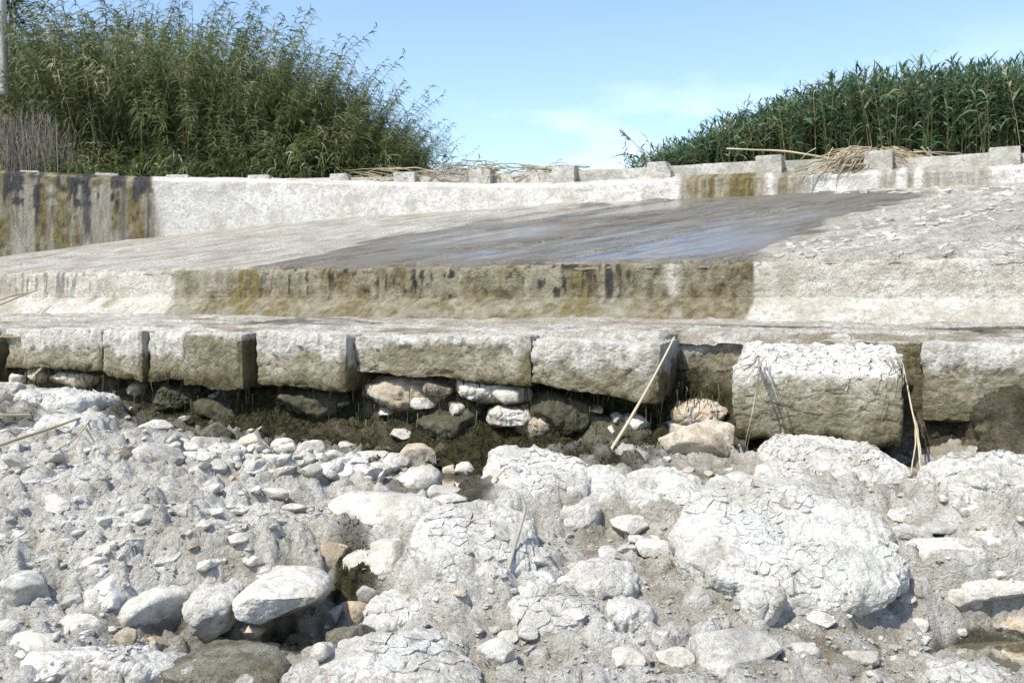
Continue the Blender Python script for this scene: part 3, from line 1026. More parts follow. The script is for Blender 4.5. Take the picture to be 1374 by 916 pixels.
def ledge_mesh():
    u = np.arange(U0, U1, 0.03)
    UU, T = np.meshgrid(u, lv)
    vf = vfront(UU)
    # the big tilted block and the recess beside it break the row
    v0 = vf + 0.10 + 0.06 * fbm(np.stack([UU.ravel() * 1.3, UU.ravel() * 0], 1), 1.0, 3, 4).reshape(UU.shape)
    ra, rb = u_at(1240, -2.2), u_at(893, -2.2)
    v0 = v0 + 0.50 * ss(ra - 0.1, ra, UU) * (1 - ss(rb - 0.04, rb + 0.04, UU))
    vv = v0 + (-0.36 - v0) * T
    zz = 1.315 + 0.135 * ((vv - vf) / (-0.36 - vf))
    x, y = W(UU.ravel(), vv.ravel())
    V = np.stack([x, y, zz.ravel()], 1)
    s2 = np.stack([UU.ravel(), vv.ravel()], 1)
    wv = s2 * np.array([0.55, 2.2]) + 0.25 * fbm(s2, 1.5, 3, 6)[:, None]
    lay = fbm(wv, 1.6, 5, 7)
    terr = np.floor(lay * 4.0) / 4.0 + ss(0.75, 1.0, lay * 4.0 - np.floor(lay * 4.0)) / 4.0
    f1, f2, r = worley(s2 + 0.03 * fbm(s2, 7, 3, 8)[:, None], 8.0, 6)
    dz = 0.060 * terr + 0.010 * ss(0, 0.25, f2 - f1) + 0.010 * fbm(s2, 9, 5, 9, 0.6)
    dz = dz - 0.10 * (1 - ss(0.0, 0.05, T.ravel())) - 0.035 * ss(0.955, 0.985, T.ravel())
    V[:, 2] += dz
    px, py = pix(V)
    mudm = np.clip(ss(-0.02, -0.22, lay + 0.3 * fbm(s2, 3, 4, 10)) * 0.9 + 0.55 * ss(0.3, 0.75, T.ravel()) * ss(250, 420, px) * ss(1000, 900, px)
                   + 0.8 * ss(0.90, 0.97, T.ravel()), 0, 1)
    dmp = ss(0.1, 0.35, fbm(wv, 1.1, 4, 12)) * ss(0.2, 0.5, T.ravel()) * 0.9 * ss(150, 380, px)
    f = grid_faces(len(lv), len(u))[:, ::-1]
    return mesh_data('ledge', V, f, M['ledge'], True, {'mud': mudm, 'damp': dmp}), V


_lm, LEDGE_V = ledge_mesh()
ledge = add('ledge', _lm, label='flat muddy concrete ledge between the block row and the sill', cat='ledge')

# apron sloping up to the crest
WETP = np.array([(350, 358), (440, 338), (520, 319), (620, 301), (700, 291), (850, 272), (925, 263), (1080, 260), (1245, 258), (1215, 277), (1120, 291), (1100, 312), (1055, 325),
                 (1015, 345), (1010, 365), (350, 365)], float)


def inside(px, py, poly):
    c = np.zeros(len(px), bool)
    j = len(poly) - 1
    for i in range(len(poly)):
        xi, yi = poly[i]
        xj, yj = poly[j]
        with np.errstate(divide='ignore', invalid='ignore'):
            c ^= ((yi > py) != (yj > py)) & (px < (xj - xi) * (py - yi) / (yj - yi) + xi)
        j = i
    return c


au = np.arange(U0, U1, 0.045)
av = np.concatenate([[0.03, 0.05], np.arange(0.08, 2.0, 0.035), np.arange(2.0, 7.6, 0.055)])
UU, VV = np.meshgrid(au, av)
s2 = np.stack([UU.ravel(), VV.ravel()], 1)
ax_, ay_ = W(s2[:, 0], s2[:, 1])
az_ = APRON_Z + APRON_S * s2[:, 1]
A2 = np.stack([ax_, ay_], 1)
flow = np.array([-6.7, -3.1]) / math.hypot(6.7, 3.1)
fa, fc = A2 @ flow, A2 @ np.array([-flow[1], flow[0]])
fl = np.stack([fa * 0.45, fc * 4.5], 1) + 0.15 * fbm(A2, 1.2, 3, 2)[:, None]
stri_a = fbm(fl, 1.0, 5, 3)
jx, jy = fbm(A2, 2.0, 4, 81), fbm(A2, 2.0, 4, 82)
apx, apy = pix(np.stack([ax_, ay_, az_], 1))
wet_hard = inside(apx + 26 * jx + 30 * stri_a, apy + 4.5 * jy, WETP).astype(float)
wetg = wet_hard.reshape(len(av), len(au))
for _ in range(2):
    wetg = (wetg + np.roll(wetg, 1, 0) + np.roll(wetg, -1, 0) + np.roll(wetg, 1, 1) + np.roll(wetg, -1, 1)) / 5
wet = np.clip(wetg.ravel() * 1.15, 0, 1)
film = np.maximum.reduce([ss(1.1, 0.5, np.hypot((apx - c) / rx, (apy - cy - (c - apx) * sl) / ry)) for c, cy, rx, ry, sl in
                          ((880, 326, 210, 24, .10), (960, 330, 130, 16, .14), (800, 285, 220, 9, .10), (640, 318, 150, 12, .10), (700, 345, 300, 8, 0), (1000, 300, 150, 9, .12))]) * wet
film = film * ss(-0.55, -0.1, fbm(fl * 0.6, 1.0, 4, 13))
dryflake = (1 - wet) * ss(900, 1050, apx)
w1, w2, wr = worley(A2 @ np.array([[0.85, -0.5], [0.5, 0.85]]) * np.array([1.0, 1.7]) + 0.05 * fbm(A2, 5, 3, 4)[:, None], 4.0, 44)
dz = 0.022 * stri_a * (1 - 0.6 * film) + 0.010 * fbm(A2, 6, 5, 5, 0.6) * (1 - 0.7 * film) + dryflake * (0.03 * ss(0, 0.3, w2 - w1) * wr + 0.02 * fbm(A2, 3, 5, 6, 0.6, ridged=True))
step_ = ss(0.3, 0.34, fbm(fl * np.array([0.5, 0.35]), 1.0, 3, 15)) * 0.025
V = np.stack([ax_, ay_, az_ + dz + step_ + 0.012 - 0.09 * ss(0.075, 0.03, s2[:, 1])], 1)
apron = empty('spillway_apron', (*W(5, 3), 2.0), 'wide concrete spillway slope with a dark wet streak running down it', 'spillway')
pinv = Matrix.Translation(-apron.location)


def child_mesh(name, V, f, mat, parent, **kw):
    """part mesh with its vertices given in place: shifted into the parent's frame"""
    attrs = kw.pop('attrs', None)
    smooth = kw.pop('smooth', True)
    me = mesh_data(name, np.asarray(V) - np.array(parent.location), f, mat, smooth, attrs)
    return add(name, me, parent, **kw)


child_mesh('slope_surface', V, grid_faces(len(av), len(au))[:, ::-1], M['apron'], apron, attrs={'wet': wet, 'film': film})


def apron_z(x, y):
    u, v = uv_of(x, y)
    return APRON_Z + APRON_S * v


# crest wall: plan line from right to left, foot on the apron
WB = [tuple(np.ravel(W(-5, 5.55))), (7.58, 15.25), (4.95, 16.45), (2.95, 17.35), (1.27, 18.05), (-0.67, 18.75), (-2.77, 19.3), (-5.04, 19.6), (-7.28, 19.5), (-9.86, 18.72), (-13.2, 17.1)]
WT = [3.66, 3.70, 3.75, 3.80, 3.76, 3.83, 3.95, 4.05, 4.06, 4.10, 4.12]
_wb = np.array(WB)
_ws = np.concatenate([[0], np.cumsum(np.linalg.norm(np.diff(_wb, axis=0), axis=1))])


def smooth_line(t):
    x, y, z = (np.interp(t, _ws, c) for c in (_wb[:, 0], _wb[:, 1], np.array(WT)))
    return x, y, z


ts = np.arange(0, _ws[-1], 0.04)
lx, ly, lz = smooth_line(ts)
ker = np.ones(45) / 45
pad = lambda a: np.convolve(np.pad(a, 22, mode='reflect', reflect_type='odd'), ker, 'valid')
lx, ly, lz = pad(lx), pad(ly), pad(lz)
tgx, tgy = np.gradient(lx), np.gradient(ly)
tl = np.hypot(tgx, tgy)
nbx, nby = tgy / tl, -tgx / tl          # towards upstream
nbx, nby = np.where(nby < 0, -nbx, nbx), np.where(nby < 0, -nby, nby)
base = apron_z(lx, ly) - 0.12
rows, kinds = [], []
for t in np.linspace(0, 1, 44):
    zz = base + (lz - base) * t
    back = 0.16 * (zz - base)
    rows.append(np.stack([lx + nbx * back, ly + nby * back, zz], 1))
for bk in np.concatenate([[0.03, 0.07], np.linspace(0.15, 3.5, 24)]):
    back = 0.16 * (lz - base) + bk
    rows.append(np.stack([lx + nbx * back, ly + nby * back, lz + 0.02 + 0.12 * ss(0.0, 0.45, np.array(bk)) + 0.0 * bk], 1))
V = np.vstack(rows)
nr = len(rows)
f = grid_faces(nr, len(lx))[:, ::-1]
N = vnormals(V, f)
px, py = pix(V)
tt = np.tile(ts, nr)
hrel = np.repeat(np.concatenate([np.linspace(0, 1, 44), np.ones(nr - 44)]), len(lx))
j = fbm(V, 1.3, 4, 90)
jf = fbm(V, 7, 4, 91)
stk = fbm(np.stack([tt * 2.3, V[:, 2] * 0.35], 1), 1.0, 4, 92)
stk2 = fbm(np.stack([tt * 9.0, V[:, 2] * 0.8], 1), 1.0, 4, 93)
leftw = ss(-4, 4, 203 + 14 * (1 - hrel) + 5 * j - px)
stain = leftw * (0.72 + 0.28 * ss(-0.2, 0.4, stk2))
olv = (0.35 + 0.65 * ss(-0.4, 0.2, jf)) * leftw * np.clip(ss(0.00, 0.35, stk + 0.35 * stk2) + 0.8 * ss(0.8, 0.95, hrel + 0.1 * jf) + ss(1.1, 0.5, np.abs(px - 182) / 17) + ss(1.1, 0.5, np.abs(px - 55) / 10) + 0.9 * ss(1.1, 0.5, np.abs(px - 82) / 14)
                      + ss(1.1, 0.4, np.abs(px - 5) / 14), 0, 1) * (1 - 0.9 * ss(1.2, 0.6, np.abs(px - 30) / 16) * ss(0.92, 0.82, hrel + 0.05 * j))
blk = leftw * (ss(0.10, 0.3, stk2 * 0.8 + 0.5 * jf + 0.55 * (hrel - 0.72)) * ss(0.1, 0.5, hrel) + 0.8 * ss(1.2, 0.5, np.abs(px - 115 - 6 * j) / 6) * ss(0.1, 0.3, hrel)
               + 0.7 * ss(1.2, 0.5, np.abs(px - 165 - 4 * j) / 4) + 0.8 * ss(1.2, 0.5, np.abs(px - 199 - 3 * j) / 3))
win = lambda a, b: ss(-6, 4, px - a - 5 * stk2) * ss(-6, 4, b - px + 5 * stk2)
rs = np.maximum.reduce([win(915, 1030), win(1040, 1085) * 0.9, 0.9 * win(1180, 1262) * ss(0.1, 0.3, stk2 + 0.4), 0.7 * win(1240, 1330)])
stain = np.clip(np.maximum(stain, rs * 0.9), 0, 1)
olv = np.clip(np.maximum(olv, np.maximum(win(925, 1025), 0.7 * win(1042, 1065)) * ss(-0.35, 0.2, stk2)), 0, 0.95)
blk = np.clip(np.maximum(blk, win(950, 1025) * 0.5 * ss(0.25, 0.4, stk2)), 0, 0.95)
fr = 1 - ss(0.98, 1.0, hrel)
V = V + N * (0.010 * fbm(V, 2.5, 5, 94, 0.6) + 0.012 * jf * ss(0.55, 0.9, hrel) + 0.02 * ss(600, 800, px) * fbm(V, 4, 4, 95, ridged=True))[:, None]
crest = add('crest_wall', mesh_data('crest_wall', V, f, M['wall'], True, {'stain': stain, 'olive': olv, 'black': blk}),
            label='curved white crest wall above the spillway with olive and black streaks at its left end', cat='weir wall')

# parapet of stub pillars and low panels standing on the crest
par = empty('parapet', (lx[len(lx) // 2], ly[len(lx) // 2], 3.8), 'low grey concrete parapet of square stub pillars along the weir crest', 'parapet')
OFF = 0.50


def crest_pt(px_t, off):
    ox, oy = lx + nbx * (off + 0.16 * (lz - base)), ly + nby * (off + 0.16 * (lz - base))
    q, _ = pix(np.stack([ox, oy, lz + 0.2], 1))
    k = int(np.argmin(np.abs(q - px_t)))
    return np.array([ox[k], oy[k], lz[k]]), math.atan2(-nbx[k], nby[k])


PIL = [-160, -60, 45, 145, 240, 351, 461, 546, 648, 760, 888, 1034, 1178, 1346, 1530, 1740]
pv_ = []
for s in range(3):
    v, f = box_grid(0.46, 0.42, 0.60, 0.035, 0.025)
    v = v + vnormals(v, f) * (0.012 * fbm(v + s * 9, 4, 5, 60 + s))[:, None]
    # worn notch in the right upper corner of some pillars
    if s:
        v[:, 2] -= 0.16 * ss(0.12, 0.2, v[:, 0]) * ss(0.05, 0.2, v[:, 2]) * (s == 1)
    pv_.append(sharpen(mesh_data('pillar', v, f, M['parapet'], True)))
prev = None
for i, c in enumerate(PIL):
    p, a = crest_pt(c, OFF)
    top = float(np.interp(c, [500, 888, 1034, 1178, 1346, 1700], [4.235, 4.20, 4.20, 4.17, 4.11, 4.05]))
    loc = np.array([p[0], p[1], top - 0.30]) - np.array(par.location)
    add('pillar', pv_[(0, 0, 1, 2)[i % 4]], par, loc, (0, 0, a + 0.03 * math.sin(i * 3.1)))
    p2, _ = crest_pt(c, OFF + 0.12)
    if prev is not None:
        mid = (p2 + prev) / 2
        L = np.linalg.norm((p2 - prev)[:2])
        ang = math.atan2((p2 - prev)[1], (p2 - prev)[0])
        v, f = box_grid(L - 0.3, 0.24, 0.55, 0.05, 0.025)
        v = v + vnormals(v, f) * (0.014 * fbm(v + i * 5, 3, 5, 70))[:, None]
        v[:, 2] += (0.016 * fbm(v[:, :2] + i * 7, 1.7, 4, 71)) * (v[:, 2] > 0)
        add('panel', sharpen(mesh_data('panel', v, f, M['parapet'], True)), par, np.array([mid[0], mid[1], top - 0.06 - 0.275]) - np.array(par.location), (0, 0, ang))
    prev = p2

# ------------------------------------------------------------------ the row of blocks along the weir's foot
BLK = [  # px left, px right, top z, bottom z left, bottom z right, push towards camera, crust depth, stain, moss, label
    (-260, -75, 1.31, .78, .78, 0.0, .5, .1, .2, None),
    (-70, 18, 1.31, .80, .80, 0.05, .55, .1, .3, 'pale concrete block at the far left end of the block row'),
    (24, 53, 1.29, .80, .80, -0.12, .35, .2, .3, 'narrow recessed concrete block second from the left end of the row'),
    (55, 159, 1.32, .84, .80, 0.02, .62, .0, .5, 'white crusted block with dark drip streaks over a black cavity'),
    (160, 209, 1.31, .74, .72, 0.03, .5, .1, .35, 'short pale block left of the dark vertical gap in the row'),
    (213, 264, 1.30, .72, .72, 0.0, .75, .05, .4, 'slim white crusted block between the gap and the brown block'),
    (265, 347, 1.30, .70, .68, 0.10, .12, .55, .3, 'squared brown bare concrete block with a dark right end'),
    (359, 479, 1.32, .72, .69, 0.10, .60, .1, .35, 'rounded pale block between the brown block and the longest block'),
    (480, 712, 1.30, .93, .79, 0.02, .30, .15, .5, 'longest pale block of the row, resting on rubble'),
    (713, 884, 1.29, .87, .73, 0.08, .55, .08, .5, 'undercut pale block that the leaning cane rests on'),
    (878, 1235, 1.285, .70, .66, -0.62, .10, .75, .5, 'dark stained block set back behind the leaning cane'),
    (1240, 1430, 1.30, .66, .64, 0.0, .50, .15, .1, 'cream block in the right corner with mud flakes at its top'),
    (1424, 1680, 1.30, .64, .62, 0.0, .50, .15, .1, None)]
block_objs = {}
for bi, (p0, p1, zt, zb0, zb1, push, crd, stn, mss, lab) in enumerate(BLK):
    if lab is None:
        lab = 'pale concrete block continuing the row beyond the left edge' if bi == 0 else 'pale concrete block continuing the row beyond the right edge'
        if bi in (0, len(BLK) - 1):
            continue
    ua, ub = u_at(p0, -2.6), u_at(p1, -2.6)
    um = (ua + ub) / 2
    L = abs(ua - ub)
    vf = float(vfront(um)) - push
    D = 1.05
    zb = min(zb0, zb1)
    H = zt - zb
    v, f = box_grid(L, D, H, 0.026, 0.010)
    n = vnormals(v, f)
    s = v + np.array([bi * 7.3, bi * 3.1, 0])
    ch = worley(s + 0.08 * fbm(s, 4, 3, 3)[:, None], 5.0, 80 + bi)
    hd = np.sort(np.array([L, D, H]) / 2 - np.abs(v), axis=1)[:, 1]
    chip = ss(0.10, 0.0, hd) * np.clip(fbm(s, 3.0, 4, 45, 0.6) + 0.12, 0, 1)
    v = v - (v / np.maximum(np.linalg.norm(v * np.array([1 / L, 1 / D, 1 / H]), axis=1, keepdims=True), 1e-6) * np.array([1 / L, 1 / D, 1 / H])) * (0.06 * chip)[:, None]
    v = v + n * (0.022 * fbm(s, 2.2, 5, 20 + bi, 0.55) + 0.020 * fbm(s, 10, 4, 40, 0.65) - 0.012 * (1 - ss(0, 0.12, ch[1] - ch[0])) + 0.010 * (ch[2] - .5))[:, None]
    # broken lower edge: the underside rises to one side and is ragged
    tlow = ss(0.0, -0.5, v[:, 2] / H)
    rise = (zb0 - zb) * (0.5 - v[:, 0] / L) + (zb1 - zb) * (0.5 + v[:, 0] / L)
    v[:, 2] += tlow * (rise + 0.045 * fbm(s[:, :2] * np.array([1, 2.0]), 2.6, 4, 50 + bi))
    front = -v[:, 1] / D
    rel = (v[:, 2] / H + 0.5)
    jn = 0.7 * fbm(s * np.array([1, 1, 0.35]), 7.0, 5, 60 + bi, 0.65) + 0.6 * fbm(s, 1.6, 3, 66)
    crustm = np.clip(ss(-0.04, 0.05, rel - (1 - 0.72 * crd) + 0.42 * jn) + (v[:, 2] > H * 0.46), 0, 1) * 0.92
    # crust hangs over the edge in a thicker skin
    v = v + n * (0.014 * crustm)[:, None]
    shaded_ends = ss(0.40, 0.47, v[:, 0] / L)  # right ends darkened through the stain colour, as shade away from the sun
    stm = np.clip(stn * (0.7 + 0.6 * fbm(s, 3, 3, 5)) + 0.55 * ss(0.45, 0.1, rel + 0.2 * jn) + 0.75 * shaded_ends, 0, 1) * (1 - 0.7 * crustm)
    mm = np.clip(mss * 2.2 * ss(0.22, 0.0, rel + 0.25 * jn), 0, 1)
    x, y = W(um, vf + D / 2)
    me = sharpen(mesh_data('concrete_block', v, f, M['block'], True, {'crust': crustm, 'stain': stm, 'moss': mm}), 38)
    o = add('concrete_block', me, None, (x, y, (zt + zb) / 2), (0.02 * math.sin(bi * 2.3), 0.018 * math.sin(bi * 3.7), math.atan2(-EU[1], -EU[0]) + 0.03 * math.sin(bi * 5.0)),
            label=lab, cat='concrete block', group='concrete blocks along the foot of the weir')
    block_objs[bi] = o

# the big tilted block standing forward of the row
KA, KB = 1016, 1232
kY = 8.05
kL = (KB - KA) * kY / F
v, f = box_grid(kL, 1.15, 0.78, 0.017, 0.025)
n = vnormals(v, f)
s = v + 41.0
ch = worley(s + 0.07 * fbm(s, 4, 3, 3)[:, None], 6.0, 97)
v = v + n * (0.018 * fbm(s, 1.8, 5, 20, 0.55) + 0.016 * fbm(s, 9, 5, 40, 0.6) - 0.010 * (1 - ss(0, 0.12, ch[1] - ch[0])) + 0.010 * ch[2])[:, None]
tback = v[:, 1] / 1.15 + 0.5
v[:, 2] -= (1 - tback) * 0.20 * ss(-0.39, 0.39, v[:, 2]) + 0.02
v[:, 0] += 0.05 * (v[:, 2] / 0.78) * (v[:, 0] < 0) * -1
v[:, 2] += ss(-0.1, -0.3, v[:, 2]) * 0.06 * fbm(s[:, :2], 2.5, 4, 55)
rel = v[:, 2] / 0.78 + 0.5
jn = fbm(s * np.array([1, 1, 0.6]), 4.5, 5, 61, 0.6)
crustm = np.clip(ss(-0.08, 0.08, rel - 0.68 + 0.50 * jn), 0, 1)
stm = 0.65 * ss(0.60, 0.1, rel + 0.5 * jn)
x, y, _ = at((KA + KB) / 2, 560, kY)
KROT = math.atan2(-EU[1], -EU[0]) + 0.10
kc = np.array([x, y + 0.55, 0.89])
kob = empty('big_concrete_block', (kc[0], kc[1], kc[2]), 'large tilted concrete block covered in curling mud flakes, standing forward of the row', 'concrete block')
kob.rotation_euler = (0, 0, KROT)
add('block_body', sharpen(mesh_data('block_body', v, f, M['block'], True, {'crust': crustm * 0.9, 'stain': stm, 'moss': np.clip(1.2 * ss(0.12, 0.0, rel + 0.2 * jn), 0, 1)}), 38), kob)
KV, KN = v, vnormals(v, f)


# ------------------------------------------------------------------ curled mud flakes
def clip_poly(poly, mx, my, nx, ny):
    out = []
    for i in range(len(poly)):
        a, b = poly[i - 1], poly[i]
        da, db = (a[0] - mx) * nx + (a[1] - my) * ny, (b[0] - mx) * nx + (b[1] - my) * ny
        if (da <= 0) != (db <= 0):
            t = da / (da - db)
            out.append((a[0] + (b[0] - a[0]) * t, a[1] + (b[1] - a[1]) * t))
        if db <= 0:
            out.append(b)
    return out


def voronoi_cells(x0, x1, y0, y1, step, rnd, keep=None):
    nx, ny = int((x1 - x0) / step) + 3, int((y1 - y0) / step) + 3
    pts = {}
    for i in range(-1, nx + 1):
        for k in range(-1, ny + 1):
            pts[i, k] = (x0 + (i - 1 + rnd.uniform(-.05, 1.05)) * step, y0 + (k - 1 + rnd.uniform(-.05, 1.05)) * step)
    for i in range(1, nx - 1):
        for k in range(1, ny - 1):
            cx, cy = pts[i, k]
            if keep and not keep(cx, cy):
                continue
            poly = [(cx - step * 1.6, cy - step * 1.6), (cx + step * 1.6, cy - step * 1.6), (cx + step * 1.6, cy + step * 1.6), (cx - step * 1.6, cy + step * 1.6)]
            for di in (-2, -1, 0, 1, 2):
                for dk in (-2, -1, 0, 1, 2):
                    if (di or dk) and (i + di, k + dk) in pts:
                        ox, oy = pts[i + di, k + dk]
                        poly = clip_poly(poly, (cx + ox) / 2, (cy + oy) / 2, ox - cx, oy - cy)
            if len(poly) >= 3:
                yield (cx, cy), poly


def flake_geo(poly, c, rnd, shrink=0.93, curl=0.02, thick=0.006):
    """curled plate in local st coordinates -> verts (s, t, height), tris"""
    pts = []
    for i in range(len(poly)):
        a, b = np.array(poly[i - 1]), np.array(poly[i])
        m = (a + b) / 2
        if np.linalg.norm(b - a) > 0.02:
            pts.append(m + (rnd.random() - .5) * 0.12 * (b - a)[::-1] * np.array([-1, 1]))
        pts.append(b)
    P = c + (np.array(pts) - c) * shrink
    k = len(P)
    cd = rnd.uniform(0, 2 * math.pi)
    d = P - c
    r = np.linalg.norm(d, axis=1)
    lift = curl * (r / max(r.max(), 1e-6)) ** 2 * np.clip(0.35 + 0.9 * (d @ np.array([math.cos(cd), math.sin(cd)])) / np.maximum(r, 1e-6), 0.0, 1.4)
    inner = np.column_stack([c + d * 0.55, lift * 0.25 + thick])
    rim = np.column_stack([P, lift + thick])
    low = np.column_stack([c + d * 0.985, lift - thick * 0.2])
    foot = np.column_stack([c + d * 0.9, np.full(k, -0.012)])
    V = np.vstack([[[*c, thick]], inner, rim, low, foot])
    i = np.arange(k)
    j = (i + 1) % k
    T = [np.stack([np.zeros(k, int), 1 + i, 1 + j], 1)]
    for o in (1, 1 + k, 1 + 2 * k):
        T += [np.stack([o + i, o + k + i, o + k + j], 1), np.stack([o + i, o + k + j, o + j], 1)]
    return V, np.vstack(T)


rnd = random.Random(4)


def k_surface(s, t):
    """top of the big block; t below the front edge bends down the face"""
    ty = np.maximum(t, -0.52)
    over = np.maximum(-0.52 - t, 0)
    d2 = (KV[:, 0] - s) ** 2 + (KV[:, 1] - ty) ** 2 + 4 * np.maximum(0, -0.02 - KV[:, 2]) ** 2
    return int(np.argmin(d2))


_top = KV[(KN[:, 2] > 0.2)]
nfl = 0
for c, poly in voronoi_cells(-kL / 2 + 0.03, kL / 2 - 0.03, -0.66, 0.52, 0.072, rnd):
    V, T = flake_geo(poly, np.array(c), rnd, 0.94, rnd.uniform(0.006, 0.034))
    out = np.zeros_like(V)
    for i, (s_, t_, h) in enumerate(V):
        tt_ = max(t_, -0.545)
        k = np.argmin((_top[:, 0] - s_) ** 2 + (_top[:, 1] - tt_) ** 2)
        zz = _top[k, 2]
        drop = max(0.0, -0.545 - t_)
        bend = ss(-0.52, -0.58, np.array(t_))
        out[i] = (s_, tt_ - h * float(bend) - 0.015 * float(bend), zz - drop * 1.3 + h * (1 - 0.6 * float(bend)) + 0.004)
    if c[1] < -0.56 and rnd.random() < 0.35:
        continue
    add('mud_flake', mesh_data('mud_flake', out, T, M['flake_white_lit'], False), kob)
    nfl += 1

# flakes of dried mud on the dry right half of the apron: too many and too small to pick apart
bag = Bag()


def keep_flake(a, b):
    x, y = a * flow[0] - b * flow[1], a * flow[1] + b * flow[0]
    u, v = uv_of(x, y)
    if v < 0.1 or v > 5.5 or u < -2.5:
        return False
    q = pix(np.array([[x, y, apron_z(x, y)]]))
    qx, qy = float(q[0][0]), float(q[1][0])
    if qx < 880 or qx > 1480:
        return False
    return not inside(np.array([qx - 14.0]), np.array([qy - 2.0]), WETP)[0] and rnd.random() < 0.55


for c, poly in voronoi_cells(-18, -3, -16, -3, 0.105, rnd, keep_flake):
    V, T = flake_geo(poly, np.array(c), rnd, 0.98, rnd.choice((0.004, 0.006, 0.012, 0.035)), 0.003)
    x, y = V[:, 0] * flow[0] - V[:, 1] * flow[1], V[:, 0] * flow[1] + V[:, 1] * flow[0]
    bag.put(np.stack([x, y, apron_z(x, y) + 0.020 + V[:, 2]], 1), T)
if bag.n:
    child_mesh('mud_flake_cover', np.vstack(bag.v), np.vstack(bag.f), M['flake'], apron, smooth=False, kind='stuff')

# ------------------------------------------------------------------ eroded bank under the blocks
bu = np.arange(-2.5, 13.0, 0.028)
bt = np.linspace(0, 1, 75)
UB, TB = np.meshgrid(bu, bt)
vf = vfront(UB)
dv = np.interp(TB, [0, .12, .35, .6, .8, 1], [.85, .54, .36, .20, -.10, -.65])
zz = np.interp(TB, [0, .12, .35, .6, .8, 1], [1.0, .90, .66, .42, .25, .04])
shelf = ss(0.6, 0.2, UB)            # right of the big block earth fills the hollow
dv = dv - 0.55 * shelf * (TB < 0.9)
zz = zz + 0.22 * shelf * ss(0.1, 0.5, TB)
x, y = W(UB.ravel(), (vf + dv).ravel())
V = np.stack([x, y, zz.ravel()], 1)
f = grid_faces(len(bt), len(bu))
N = vnormals(V, f)
if N[:, 1].mean() > 0:
    f = f[:, ::-1]
    N = -N
c1_, c2_, cr_ = worley(V + 0.05 * fbm(V, 5, 3, 3)[:, None], 5.0, 55)
V = V + N * (0.16 * fbm(V, 1.6, 5, 57, 0.6) + 0.09 * ss(0.6, 0.0, c1_) * (cr_ > .35) + 0.05 * fbm(V, 8, 4, 58, 0.65, ridged=True))[:, None]
px, py = pix(V)
jn = fbm(V, 2.4, 4, 59)
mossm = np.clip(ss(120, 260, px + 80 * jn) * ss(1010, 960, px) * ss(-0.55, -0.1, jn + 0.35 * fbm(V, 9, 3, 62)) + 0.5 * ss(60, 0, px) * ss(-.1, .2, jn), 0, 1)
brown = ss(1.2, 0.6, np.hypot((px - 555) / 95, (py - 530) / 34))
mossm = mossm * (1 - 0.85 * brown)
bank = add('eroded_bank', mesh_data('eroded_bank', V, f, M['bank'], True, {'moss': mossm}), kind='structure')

BANK_V, BANK_N, BANK_M = V.copy(), N.copy(), mossm

# ------------------------------------------------------------------ ground upstream and the embankment on the left
ex = np.concatenate([np.linspace(-700, -40, 24), np.linspace(-38, 38, 115), np.linspace(40, 700, 24)])
ey = np.concatenate([np.linspace(0, 26, 60), np.linspace(27, 60, 34), np.linspace(70, 1500, 40)])
EX, EY = np.meshgrid(ex, ey)
# starts at the parapet line and runs to the horizon
line_x = lx + nbx * 0.9
line_y = ly + nby * 0.9
o_ = np.argsort(line_x)
fy = np.interp(EX, line_x[o_], line_y[o_])
yy = fy + EY
zz = 3.72 + 0.0 * EX
hill = ss(-8.2, -12.8, EX + 0.12 * (yy - 20)) * ss(0.6, 5.0, EY) * 3.1
rb = ss(3, 9, EX) * ss(1, 4, EY) * 0.25
zz = zz + hill + rb + 0.10 * fbm(np.stack([EX.ravel(), yy.ravel()], 1), 0.5, 4, 5).reshape(EX.shape) * ss(0, 1, EY) * ss(200, 50, EY)
V = np.stack([EX.ravel(), yy.ravel(), zz.ravel()], 1)
add('upstream_ground', mesh_data('upstream_ground', V, grid_faces(len(ey), len(ex)), M['soil'], True), kind='structure')


def up_z(x, y):
    fy_ = float(np.interp(x, line_x[o_], line_y[o_]))
    e = y - fy_
    return 3.72 + float(ss(-8.2, -12.8, np.array(x + 0.12 * (y - 20))) * ss(0.6, 5.0, np.array(e)) * 3.1 + ss(3, 9, np.array(x)) * ss(1, 4, np.array(e)) * 0.25)

